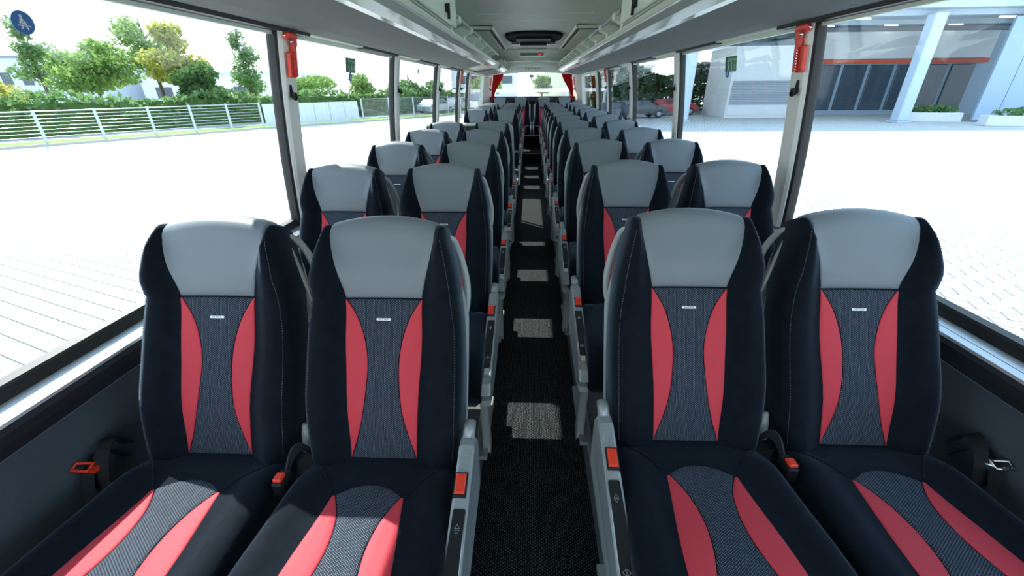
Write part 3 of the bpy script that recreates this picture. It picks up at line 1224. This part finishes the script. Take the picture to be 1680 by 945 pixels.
def hook(sgn, label, y, z, pil=.036):
    root = empty('coat_hook', (sgn * (wx(z) - pil), y, z))
    tag(root, label, 'coat hook', 'black coat hooks on the pillars')
    MB().bbox(-.008, .008, -.008, .014, -.018, .036, .004).obj('plate', BLACK, root)
    MB().tube(curve([(-sgn * .004, .003, .0), (-sgn * .014, .0, -.016), (-sgn * .024, -.008, -.020), (-sgn * .028, -.016, -.010), (-sgn * .028, -.018, .002)], 5), [.011] * 10 + [.010] * 11, 8).obj('hook', BLACK, root)


for sgn, side in ((-1, 'left'), (1, 'right')):
    ys = [(1.995, 'first'), (3.655, 'second'), (5.30, 'third'), (6.92, 'fourth')]
    for y, o_ in ys:
        hook(sgn, 'black plastic coat hook on the %s pillar along the %s windows' % (o_, side), y, 1.40)
    hook(sgn, 'black plastic coat hook on the white panel beside the %s curtain' % side, 10.60, 1.36, .16)


def on_glass(mb, sgn, y, z, off=.001):
    """put a mesh drawn in (x,y) of a sheet onto the window; sheet x runs along the bus as read from inside"""
    up = (wall_pt(sgn, 0, z + .05) - wall_pt(sgn, 0, z - .05)).normalized()
    al = VEC((0, 1, 0)) if sgn < 0 else VEC((0, -1, 0))
    nn = VEC((-sgn, 0, 0))
    o = wall_pt(sgn, y, z, -.0035 + off)
    return xform(mb, lambda p: o + al * p.x + up * p.y + nn * p.z)


def disc(r, z0, z1, n=28):
    m = MB()
    m.loft([[(r * math.cos(2 * PI * k / n), r * math.sin(2 * PI * k / n), z) for k in range(n)] for z in (z0, z1)], caps=True)
    return m


def belt_figure(s):
    m = MB()
    z = .0011

    def poly(pts):
        m.loft([[(x * s, y * s, zz) for x, y in pts] for zz in (z, z + .0004)], caps=True)
    n = 12
    poly([(-.10 + .13 * math.cos(2 * PI * k / n), .52 + .14 * math.sin(2 * PI * k / n)) for k in range(n)])
    poly([(-.22, .34), (-.02, .36), (.10, .22), (-.28, -.12), (-.36, -.05)])
    poly([(.16, .18), (.30, -.16), (-.20, -.16), (-.22, -.12)])
    poly([(-.52, -.28), (-.50, -.20), (-.18, -.20), (-.18, -.30)])
    poly([(-.14, -.20), (.02, -.20), (-.08, -.40), (-.24, -.58), (-.32, -.52)])
    poly([(.04, -.20), (.26, -.20), (.34, -.52), (.26, -.60), (.18, -.40)])
    poly([(.30, -.18), (.34, -.26), (.60, -.34), (.62, -.26)])
    return m


def mandatory(sgn, label, y, z, r, fig=True):
    o = on_glass(disc(r, 0, .001), sgn, y, z).obj('seat_belt_sign', BLUE)
    tag(o, label, 'sticker', 'round blue seat belt stickers')
    on_glass(belt_figure(r), sgn, y, z).obj('symbol', WHITE, o)


mandatory(-1, 'large round blue sticker with a belted figure on the nearest left window', 1.0, 1.551, .0225)
mandatory(-1, 'small round blue sticker under the green sign on the left window', 2.78, 1.478, .025)
mandatory(1, 'small round blue sticker under the green sign on the right window', 2.80, 1.478, .025)
mandatory(-1, 'small round blue sticker seen edge-on high on the third left window', 4.45, 1.556, .022)


def exit_sign(sgn, label, y, z):
    m = on_glass(MB().box(-.073, .073, -.040, .040, 0, .001), sgn, y, z)
    o = m.obj('emergency_exit_sign', GREEN)
    tag(o, label, 'sign', 'green emergency exit signs')
    t = text_mb('Notausstieg', .022, .0002)
    on_glass(xform(t, lambda p: VEC((p.x + .010, p.y * .8 + .024, p.z + .0014))), sgn, y, z).obj('lettering', WHITE, o)
    m = MB()
    for x0 in (-.030, .010, .048):
        n = 8
        m.loft([[(x0 + .003 + .005 * math.cos(2 * PI * k / n), .004 + .004 * math.sin(2 * PI * k / n), zz) for k in range(n)] for zz in (.0012, .0016)], caps=True)
        m.loft([[(x0 - .008, -.004, zz), (x0 + .004, -.001, zz), (x0 + .007, -.015, zz), (x0 + .014, -.031, zz), (x0 + .006, -.031, zz), (x0 - .003, -.016, zz)] for zz in (.0012, .0016)], caps=True)
    m.box(-.045, .066, -.036, -.034, .0012, .0016)
    m.box(-.045, .066, .012, .0135, .0012, .0016)
    on_glass(m, sgn, y, z).obj('symbol', WHITE, o)
    on_glass(MB().box(-.073, -.056, -.040, .040, .0011, .0015), sgn, y, z).obj('dark_edge', mat('dark_green', (.02, .05, .03), .5), o)


exit_sign(-1, 'square green emergency sign on the second left window', 2.79, 1.54)
exit_sign(1, 'square green emergency sign on the second right window', 2.76, 1.525)
# rear window sign
o = MB().box(-.04, .04, 10.846, 10.849, 1.60, 1.66).obj('emergency_exit_sign', GREEN, None, (-.02, 0, 0))
tag(o, 'small green sign high in the middle of the rear window', 'sign', 'green emergency exit signs')
MB().box(-.03, .03, 10.844, 10.8462, 1.645, 1.652).obj('symbol', WHITE, o)
o = disc(.014, 0, .002).obj('seat_belt_sign', BLUE, None, (-.03, 10.846, 1.57))
o.rotation_euler = (PI / 2, 0, 0)
tag(o, 'tiny round blue dot sticker under the rear window sign', 'sticker', 'round blue seat belt stickers')

# ------------------------------------------------------------------ red curtains
for sgn, side in ((-1, 'left'), (1, 'right')):
    m = MB()
    rings = []
    nc = 44
    for k in range(15):
        t = k / 14
        z = 1.695 - t * .62
        tie = .80
        # gathered towards the outside at the tie
        f = 1 - (1 - .28) * sst(0, tie, t) if t < tie else .28 + .22 * sst(tie, 1, t)
        xo, xi = .90 + .0 * t, .66
        wdt = (xo - xi) * f
        row = []
        for j in range(nc + 1):
            s_ = j / nc
            x = xo + .05 * sst(0, tie, t) - wdt * s_
            y = 10.60 + .018 * math.sin(s_ * PI * 14) * (.4 + f) - .02
            row.append((sgn * x, y, z))
        rings.append(row + [(p[0], p[1] + .004, p[2]) for p in row[::-1]])
    m.loft(rings, caps=True, smooth=True)
    root = m.obj('curtain', CURTAIN)
    tag(root, 'red gathered curtain tied at the %s edge of the rear window' % side, 'curtain', 'red curtains at the rear window')
    MB().bbox(*sorted((sgn * .87, sgn * .955)), 10.548, 10.612, 1.19, 1.215, .006).obj('tie_band', CURTAIN, root)


# ------------------------------------------------------------------ outside
GZ = CAMZ - 2.52
random.seed(4)


def paving():
    M = mat('pale_block_paving', (.62, .62, .60), .9)
    n = M.node_tree
    b = n.nodes['Principled BSDF']
    t = n.nodes.new('ShaderNodeTexCoord')
    mp = n.nodes.new('ShaderNodeMapping')
    mp.inputs['Rotation'].default_value = (0, 0, R(20))
    br = n.nodes.new('ShaderNodeTexBrick')
    br.inputs['Scale'].default_value = 1
    br.inputs['Brick Width'].default_value = .42
    br.inputs['Row Height'].default_value = .21
    br.inputs['Mortar Size'].default_value = .010
    br.inputs['Color1'].default_value = (.56, .56, .54, 1)
    br.inputs['Color2'].default_value = (.66, .66, .63, 1)
    br.inputs['Mortar'].default_value = (.09, .10, .09, 1)
    n.links.new(t.outputs['Object'], mp.inputs[0])
    n.links.new(mp.outputs[0], br.inputs['Vector'])
    n.links.new(br.outputs[0], b.inputs['Base Color'])
    return M


m = MB()
m.add([(-130, -60, GZ), (130, -60, GZ), (130, 170, GZ), (-130, 170, GZ), (-130, -60, GZ - .3), (130, -60, GZ - .3), (130, 170, GZ - .3), (-130, 170, GZ - .3)],
      [[0, 1, 2, 3], [4, 7, 6, 5], [0, 4, 5, 1], [1, 5, 6, 2], [2, 6, 7, 3], [3, 7, 4, 0]])
struct(m.obj('ground_paving', paving()))
GRASS = mat('grass_green', (.14, .26, .03), .9, noise=.4, nscale=3)
# verge with kerb: polyline left
line = [VEC((-33, 6, 0)), VEC((-27.0, 17.2, 0)), VEC((-21.8, 24.6, 0)), VEC((-18.6, 30.0, 0)), VEC((-14.2, 35.2, 0)), VEC((-9, 42, 0)), VEC((-4, 56, 0))]


def off_line(ln, d):
    out = []
    for i, p in enumerate(ln):
        a = ln[max(i - 1, 0)]
        b = ln[min(i + 1, len(ln) - 1)]
        t = (b - a).normalized()
        out.append(p + VEC((-t.y, t.x, 0)) * d)
    return out


def strip(l0, l1, z0, z1):
    m = MB()
    rings = []
    for a, b in zip(l0, l1):
        rings.append([(a.x, a.y, z0), (a.x, a.y, z1), (b.x, b.y, z1), (b.x, b.y, z0)])
    return m.loft(rings, caps=True)


struct(strip(off_line(line, -.3), off_line(line, -.15), GZ, GZ + .12).obj('kerb', mat('kerb_stone', (.45, .44, .40), .9)))
tag(strip(off_line(line, -.15), off_line(line, 14), GZ, GZ + .10).obj('grass_verge', GRASS), None, None, None, 'structure')
# road beyond the fence
struct(strip(off_line(line, 2.0), off_line(line, 4.2), GZ, GZ + .13).obj('road', mat('asphalt', (.30, .31, .33), .9)))


def leaf_blob(center, rad, n, leaf, rnd):
    """leaves scattered through an ellipsoid shell"""
    m = MB()
    for _ in range(n):
        d = VEC((rnd.gauss(0, 1), rnd.gauss(0, 1), rnd.gauss(0, 1))).normalized()
        r = rnd.random() ** .4
        p = VEC((center[0] + d.x * rad[0] * r, center[1] + d.y * rad[1] * r, center[2] + d.z * rad[2] * r))
        a = VEC((rnd.gauss(0, 1), rnd.gauss(0, 1), rnd.gauss(0, 1))).normalized()
        b = a.cross(VEC((rnd.gauss(0, 1), rnd.gauss(0, 1), rnd.gauss(0, 1)))).normalized()
        s = leaf * rnd.uniform(.6, 1.3)
        m.add([p - a * s, p + b * s * .5, p + a * s, p - b * s * .5], [[0, 1, 2, 3]])
    return m


LEAFS = {}


def leafmat(name, col):
    M = mat(name, col, .85, noise=.35, nscale=2, spec=.08)
    n = M.node_tree
    b = n.nodes['Principled BSDF']
    b.inputs['Transmission Weight'].default_value = 0
    out = n.nodes['Material Output']
    tl = n.nodes.new('ShaderNodeBsdfTranslucent')
    tl.inputs[0].default_value = (*[min(1, c * 1.5) for c in col], 1)
    mx = n.nodes.new('ShaderNodeMixShader')
    mx.inputs[0].default_value = .4
    n.links.new(b.outputs[0], mx.inputs[1])
    n.links.new(tl.outputs[0], mx.inputs[2])
    n.links.new(mx.outputs[0], out.inputs[0])
    return M


LG = leafmat('fresh_green_leaves', (.20, .31, .09))
LY = leafmat('yellow_green_leaves', (.38, .38, .10))
LD = leafmat('dark_green_leaves', (.08, .155, .05))
LM = leafmat('mid_green_leaves', (.14, .24, .09))
BARK = mat('brown_bark', (.12, .09, .07), .9)


def tree(x, y, h, blobs, mt, label, leaf=.20, seed=1, dens=1.0):
    """blobs: list of (dx,dz,rx,rz) relative to trunk base"""
    rnd = random.Random(seed)
    root = empty('broadleaf_tree', (x, y, GZ + .1))
    tag(root, label, 'tree', 'trees beyond the fence')
    m = MB()
    for (dx, dz, rx, rz) in blobs:
        c = (dx, rnd.uniform(-.4, .4), dz)
        nn = int(520 * dens * rx * rz / leaf * .25)
        # several clumps to a mass
        for _ in range(5):
            cc = (c[0] + rnd.uniform(-.5, .5) * rx, c[1] + rnd.uniform(-.5, .5) * rx, c[2] + rnd.uniform(-.5, .5) * rz)
            b = leaf_blob(cc, (rx * .55, rx * .55, rz * .5), nn // 5, leaf, rnd)
            m.add(b.v, b.f)
    m.obj('crown', mt, root)
    t = MB().tube(curve([(0, 0, 0), (.05, 0, h * .3), (-.06, .05, h * .6), (0, 0, h * .92)], 4), [.16, .15, .15, .14, .13, .12, .11, .10, .08, .07, .05, .04, .03], 7)
    for k in range(7):
        z = h * rnd.uniform(.35, .8)
        a = rnd.uniform(0, 2 * PI)
        l = h * rnd.uniform(.12, .25)
        t.tube([(0, 0, z), (math.cos(a) * l, math.sin(a) * l, z + l * .8)], [.05, .015], 5)
    t.obj('trunk', BARK, root)


tree(-42, 33, 4.8, [(0, 2.6, 3.0, 2.2), (-1.5, 1.6, 2.2, 1.5)], LY, 'yellowing bush-like tree at the left edge of the first window', .2, 1, .6)
tree(-41, 37, 7.8, [(-.6, 6.9, 1.1, 1.0), (.8, 5.6, 1.8, 1.0), (0, 4.2, 1.7, 1.2)], LM, 'tall thin blue-green tree with a loose top left of centre', .16, 2, .45)
tree(-35.5, 36, 6.0, [(-1.6, 3.8, 2.2, 1.5), (1.0, 4.6, 2.6, 1.6), (.2, 3.0, 3.4, 1.3)], LG, 'broad fresh green tree behind the fence in front of the pale house', .2, 3, .7)
tree(-30.5, 36.5, 8.0, [(-.8, 6.6, 1.6, 1.4), (.6, 5.4, 2.0, 1.2), (-1.0, 4.6, 2.2, 1.2)], LG, 'tall airy green tree just left of the yellow one', .17, 4, .5)
tree(-27.8, 35.2, 7.2, [(0, 6.0, 1.3, 1.2), (.5, 4.7, 2.6, 1.4), (-.6, 3.6, 2.4, 1.2)], LY, 'golden yellow-green tree, largest in the first left window', .2, 5, .85)
tree(-25.0, 33.0, 4.8, [(0, 2.3, 2.2, 1.6), (.8, 2.9, 1.7, 1.3)], LD, 'low round dark green tree near the first pillar', .2, 6, 1.0)
tree(-25.2, 40, 7.4, [(0, 6.0, .8, 1.2), (.2, 4.4, 1.2, 1.4), (0, 3.0, 1.7, 1.2)], LM, 'slim conical green tree beside the first left pillar', .15, 7, .5)
tree(-21.5, 45, 3.8, [(0, 2.6, 2.6, 1.1), (-1.4, 2.0, 1.8, .9)], LG, 'low green tree seen through the second left window', .2, 8, .8)
tree(-17.0, 46, 4.0, [(0, 2.6, 1.8, 1.3)], LG, 'small green tree at the far edge of the second left window', .2, 9, .7)
tree(-13.5, 50, 4.0, [(0, 2.4, 2.8, 1.2), (2.5, 2.2, 2.0, 1.0)], LM, 'spreading green tree seen through the third left window', .22, 10, .7)
tree(-27, 43.5, 3.6, [(0, 2.4, 1.0, 1.1)], LM, 'small blue-green conifer-like tree just right of the first pillar', .15, 11, .6)

tree(-5.5, 60, 4.6, [(0, 2.8, 2.4, 1.5)], LG, 'round green tree left of centre beyond the rear window', .25, 12, .7)
tree(1.5, 66, 4.2, [(0, 2.6, 2.0, 1.4)], LM, 'darker green tree beyond the middle of the rear window', .25, 13, .7)
root = empty('crash_barrier', (0, 40, GZ))
tag(root, 'long white horizontal barrier rail beyond the rear window', 'barrier')
MB().bbox(-7, 7, -.05, .05, 2.05, 2.3, .02).obj('rail', mat('white_rail', (.8, .8, .8), .5), root)
for k in range(5):
    MB().bbox(-6.5 + k * 3.2, -6.3 + k * 3.2,   .05, .15, 0, 2.3, .02).obj('post', METALG, root)

# hedge
hl = off_line(line, 5.2)
m = MB()
rnd = random.Random(77)
for i in range(len(hl) - 1):
    L_ = (hl[i + 1] - hl[i]).length
    for _ in range(int(L_ * 130)):
        t_ = rnd.random()
        p = hl[i].lerp(hl[i + 1], t_) + VEC((rnd.uniform(-.7, .7), rnd.uniform(-.7, .7), 0))
        z = GZ + .1 + rnd.random() ** .6 * (2.1 + .3 * math.sin(p.x * 1.3))
        a = VEC((rnd.gauss(0, 1), rnd.gauss(0, 1), rnd.gauss(0, 1))).normalized()
        b = a.cross(VEC((rnd.gauss(0, 1), rnd.gauss(0, 1), 1))).normalized()
        s = .22 * rnd.uniform(.6, 1.2)
        q = VEC((p.x, p.y, z))
        m.add([q - a * s, q + b * s * .6, q + a * s, q - b * s * .6], [[0, 1, 2, 3]])
m.add(*[(q.v, q.f) for q in [strip(off_line(line, 5.0), off_line(line, 5.5), GZ, GZ + 1.85)]][0])
tag(m.obj('hedge', LM), 'long clipped green hedge beyond the wire fence', 'hedge', None, 'stuff')

# mesh fence with posts
FENCE = line[0:4]


def fence(ln, label, h=1.62, bars=9, mt=METALG, post_mt=METALG, step=2.5):
    root = empty('wire_fence', (ln[0].x, ln[0].y, GZ))
    tag(root, label, 'fence')
    inv = (-ln[0].x, -ln[0].y, -GZ)
    m = MB()
    for k in range(bars):
        z = GZ + .25 + (h - .28) * k / (bars - 1)
        m.tube([VEC((p.x, p.y, z)) for p in ln], .014 if k < bars - 1 else .03, 5)
    m.obj('horizontal_wires', mt, root, inv)
    for i in range(len(ln) - 1):
        L_ = (ln[i + 1] - ln[i]).length
        n = max(1, round(L_ / step))
        for k in range(n + (1 if i == len(ln) - 2 else 0)):
            p = ln[i].lerp(ln[i + 1], k / n)
            MB().bbox(-.05, .05, -.05, .05, 0, h + .04, .01).obj('post', post_mt, root, (p.x - ln[0].x, p.y - ln[0].y, 0))


POSTM = mat('pale_blue_post', (.52, .60, .68), .5)
fence(FENCE, 'wire mesh fence with pale posts across the first left window', post_mt=POSTM)
fence([VEC((-13.6, 35.6, 0)), VEC((-9, 42, 0)), VEC((-4.5, 56, 0))], 'grey horizontal slat fence seen through the second left window', 1.7, 14, mat('slat_grey', (.16, .20, .22), .5))
# pale hoarding
root = empty('hoarding', (-18.5, 30.2, GZ))
tag(root, 'pale blue corrugated hoarding panels behind the first left pillar', 'hoarding')
d = VEC((4.6, 5.4, 0))
for k in range(6):
    a = d * (k / 6)
    b = d * ((k + .97) / 6)
    m = MB()
    nrm = VEC((-d.y, d.x, 0)).normalized()
    rings = []
    for j in range(13):
        p = a.lerp(b, j / 12) + nrm * (.03 if (j // 2) % 2 else 0)
        rings.append([(p.x, p.y, .15), (p.x, p.y, 1.55), (p.x + nrm.x * .03, p.y + nrm.y * .03, 1.55), (p.x + nrm.x * .03, p.y + nrm.y * .03, .15)])
    m.loft(rings, caps=True)
    m.obj('panel', mat('pale_hoarding', (.55, .64, .68), .5) if k == 0 else bpy.data.materials['pale_hoarding'], root)


# houses and halls
def building(name, label, x0, x1, y0, y1, h, mt, roof=None, wins=(), cat='building', mtw=None):
    root = empty(name, ((x0 + x1) / 2, y0, GZ))
    tag(root, label, cat)
    cx_ = (x0 + x1) / 2
    MB().box(x0 - cx_, x1 - cx_, 0, y1 - y0, 0, h).obj('walls', mt, root)
    if roof:
        MB().box(x0 - cx_ - .3, x1 - cx_ + .3, -.3, y1 - y0 + .3, h, h + .3).obj('roof', roof, root)
    for (a, b, z0, z1) in wins:
        MB().bbox(a - cx_, b - cx_, -.06, .05, z0, z1, .02).obj('window', mtw or GLZ, root)
    return root


GLZ = mat('dark_window_glass', (.06, .09, .12), .1)
PALEB = mat('pale_blue_facade', (.55, .62, .70), .7)
WHITEF = mat('white_facade', (.75, .77, .78), .7)
building('house', 'pale blue-grey low house behind the trees in the first left window', -76, -60, 62, 74, 6.6, PALEB, mat('slate_roof', (.2, .23, .28), .7),
         [(-74.5 + 3 * k, -73 + 3 * k, 3.2, 4.8) for k in range(4)])
building('hall', 'long white hall behind the hedge, between the tree trunks', -58, -38, 66, 80, 4.4, WHITEF, PALEB, [(-56 + 4 * k, -53.5 + 4 * k, 1.2, 2.8) for k in range(4)])
building('office_block', 'pale hazy block with blue glass seen through the rear window', -16, -3, 92, 104, 6.5, PALEB, WHITEF, [(-15 + 3 * k, -12.8 + 3 * k, 3.0, 4.4) for k in range(4)])
building('warehouse', 'low pale yellow banded warehouse seen through the rear window', 2, 19, 74, 90, 5.0, mat('cream_facade', (.70, .70, .52), .7), WHITEF, [(6 + 3 * k, 8.2 + 3 * k, 1.5, 3.2) for k in range(5)])


# cars
def car(x, y, rz, mt, label, L_=4.3, H=1.42):
    root = empty('car', (x, y, GZ + .13 if x < -15 else GZ), rz)
    tag(root, label, 'car', 'parked cars outside')
    side = [(-L_ / 2, .35), (-L_ / 2, .75), (-L_ / 2 + .12, .88), (-L_ / 2 + .5, .98), (-L_ / 2 + .95, H - .05), (-.3, H), (.45, H - .04), (1.05, 1.0), (1.75, .90), (L_ / 2 - .05, .72), (L_ / 2, .38)]
    rings = []
    for yy, sc, dz in ((-.86, .97, 0), (-.82, 1, 0), (.82, 1, 0), (.86, .97, 0)):
        r = []
        for px, pz in side:
            ins = .16 * sst(.95, H, pz)
            r.append((px * sc, yy - math.copysign(ins, yy), pz))
        rings.append(r)
    MB().loft(rings, caps=True).obj('body', mt, root)
    for sg in (-1, 1):
        yw = sg * .80
        m = MB().loft([[(-1.15, sg * .815, .99), (-.78, sg * .735, H - .10), (-.1, sg * .73, H - .07), (-.1, sg * .82, .98)],
                       [(-1.15, sg * .86, .99), (-.78, sg * .75, H - .10), (-.1, sg * .745, H - .07), (-.1, sg * .86, .98)]], caps=True)
        m.loft([[(-.04, sg * .815, .98), (-.04, sg * .73, H - .07), (.42, sg * .735, H - .10), (.92, sg * .815, .99)],
                [(-.04, sg * .86, .98), (-.04, sg * .745, H - .07), (.42, sg * .75, H - .10), (.92, sg * .86, .99)]], caps=True)
        m.obj('side_window', GLZ, root)
        for wxx in (-1.35, 1.35):
            wo = MB().cyl((wxx, sg * .72, .32), (wxx, sg * .88, .32), .32, 20).obj('wheel', RUBBER, root)
            MB().cyl((wxx, sg * .87, .32), (wxx, sg * .895, .32), .19, 14).obj('hubcap', METALG, wo)


SILV = mat('silver_car_paint', (.5, .54, .58), .25, metal=.5, coat=.5)
DKC = mat('dark_car_paint', (.03, .04, .05), .2, coat=.8)
REDC = mat('red_car_paint', (.45, .02, .03), .25, coat=.8)
WHC = mat('white_car_paint', (.75, .77, .8), .25, coat=.5)
car(-30.5, 33.5, R(48), SILV, 'silver car on the road behind the wire fence')
car(-17.5, 43.0, R(52), WHC, 'white car partly behind the slat fence in the second left window')
car(-9.9, 46.5, R(66), SILV, 'silver car seen through the third left window')
car(-8.5, 52.0, R(80), SILV, 'silver estate car beyond the fourth left window')
car(9.2, 38.5, R(15), DKC, 'dark car parked outside the third right window')
car(13.0, 42.0, R(15), REDC, 'red car parked behind the dark one')
car(6.2, 34.0, R(70), DKC, 'black car seen through the fourth right window')

# canopy hall on the right
CAN = mat('canopy_metal', (.50, .58, .66), .6)
root = empty('forecourt_canopy', (24, 32, GZ))
tag(root, 'large flat forecourt canopy with rows of small ceiling lights', 'canopy')
MB().box(-22, 30, 0, 34, 6.75, 7.5).obj('roof', CAN, root)
LAMPM = mat('canopy_lamp', (.9, .85, .7), .4, emit=(1, .93, .75), es=3)
for i in range(7):
    for j in range(4):
        MB().box(-10 + i * 5 - .5, -10 + i * 5 + .5, 2.4 + j * 2.0, 2.54 + j * 2.0, 6.66, 6.75).obj('ceiling_light', LAMPM, root)
for i in range(6):
    MB().box(-22, 30, 1.0 + i * 4.6, 1.25 + i * 4.6, 6.45, 6.75).obj('beam', CAN, root)
COLM = mat('pale_blue_column', (.55, .66, .78), .6)
for x, y, lab in ((25.9, 32.4, 'broad pale blue canopy column between the two bus windows'), (11.3, 34.0, 'pale blue canopy column seen in the third right window'),
                  (38.5, 32.4, 'pale blue canopy column at the far right of the forecourt')):
    root = empty('canopy_column', (x, y, GZ))
    tag(root, lab, 'column', 'canopy columns')
    MB().bbox(-.38, .38, -.38, .38, .12, 6.5, .06).obj('shaft', COLM, root)
    MB().bbox(-.5, .5, -.5, .5, 0, .14, .03).obj('base', CAN, root)
# showroom building behind the canopy
root = empty('showroom', (30, 41, GZ))
tag(root, 'glass-fronted showroom with pale wall panels under the canopy', 'building')
MB().box(-6, 24, 0, 12, 0, 6.3).obj('walls', mat('blue_grey_facade', (.34, .45, .56), .5), root)
for k in range(6):
    MB().bbox(-5.6 + k * 2.2, -3.7 + k * 2.2, -.12, .05, .4, 3.9, .04).obj('window', GLZ, root)
MB().box(-6.1, 8, -.3, -.05, 4.0, 4.3).obj('red_fascia', mat('orange_red_fascia', (.70, .10, .04), .5), root)
MB().box(-6.1, 8, -.22, -.04, 4.35, 6.3).obj('white_fascia', WHITEF, root)
root = empty('panelled_wall', (31.0, 32.6, GZ))
root.rotation_euler = (0, 0, R(-18))
tag(root, 'tall pale blue panelled wall at the right edge of the first right window', 'wall')
pm = mat('pale_blue_panels', (.42, .54, .68), .6)
for k in range(9):
    MB().bbox(k * 1.25, k * 1.25 + 1.2, .0 + .05 * (k % 2),    .3, .1, 6.3, .02).obj('panel', pm, root)
# white roller-shutter container
root = empty('shutter_garage', (19.2, 38.0, GZ))
tag(root, 'white garage box with a louvred roller shutter', 'garage')
MB().box(-3.1, 3.1, 0, 5, .0, 5.2).obj('walls', WHITEF, root)
m = MB()
for k in range(15):
    m.prism([(-2.9, 1.0 + k * .12), (-2.9, 1.07 + k * .12), (2.9, 1.07 + k * .12), (2.9, 1.0 + k * .12)], -.10, .02)
m.obj('shutter_slats', mat('shutter_grey', (.30, .36, .42), .5), root)
MB().box(-2.95, 2.95, -.05, .02, .2, 1.0).obj('lower_panel', WHITEF, root)
# planters
for x, y, lw, lab in ((28.3, 33.0, 1.7, 'small white planter box behind the broad column'), (31.3, 28.8, 2.6, 'long white planter box with low green plants at the right edge')):
    root = empty('planter', (x, y, GZ))
    root.rotation_euler = (0, 0, R(-18))
    tag(root, lab, 'planter', 'white planters on the forecourt')
    MB().bbox(-lw, lw, -.5, .5, 0, .62, .04).obj('box', WHITEF, root)
    m = leaf_blob((0, 0, .78), (lw * .95, .5, .32), 500, .14, random.Random(int(x)))
    m.obj('foliage', LM, root)
# dark shrubs and slat fence on the right background
hm = MB()
rnd = random.Random(9)
for _ in range(9000):
    p = VEC((rnd.uniform(4, 26), 48 + rnd.uniform(-.8, .8), 0))
    z = GZ + rnd.random() ** .7 * (3.9 + .6 * math.sin(p.x * .8))
    a = VEC((rnd.gauss(0, 1), rnd.gauss(0, 1), rnd.gauss(0, 1))).normalized()
    b = a.cross(VEC((rnd.gauss(0, 1), rnd.gauss(0, 1), 1))).normalized()
    q = VEC((p.x, p.y, z))
    hm.add([q - a * .25, q + b * .15, q + a * .25, q - b * .15], [[0, 1, 2, 3]])
tag(hm.obj('hedge', LD), 'dark green hedge behind the parked cars on the right', 'hedge', None, 'stuff')
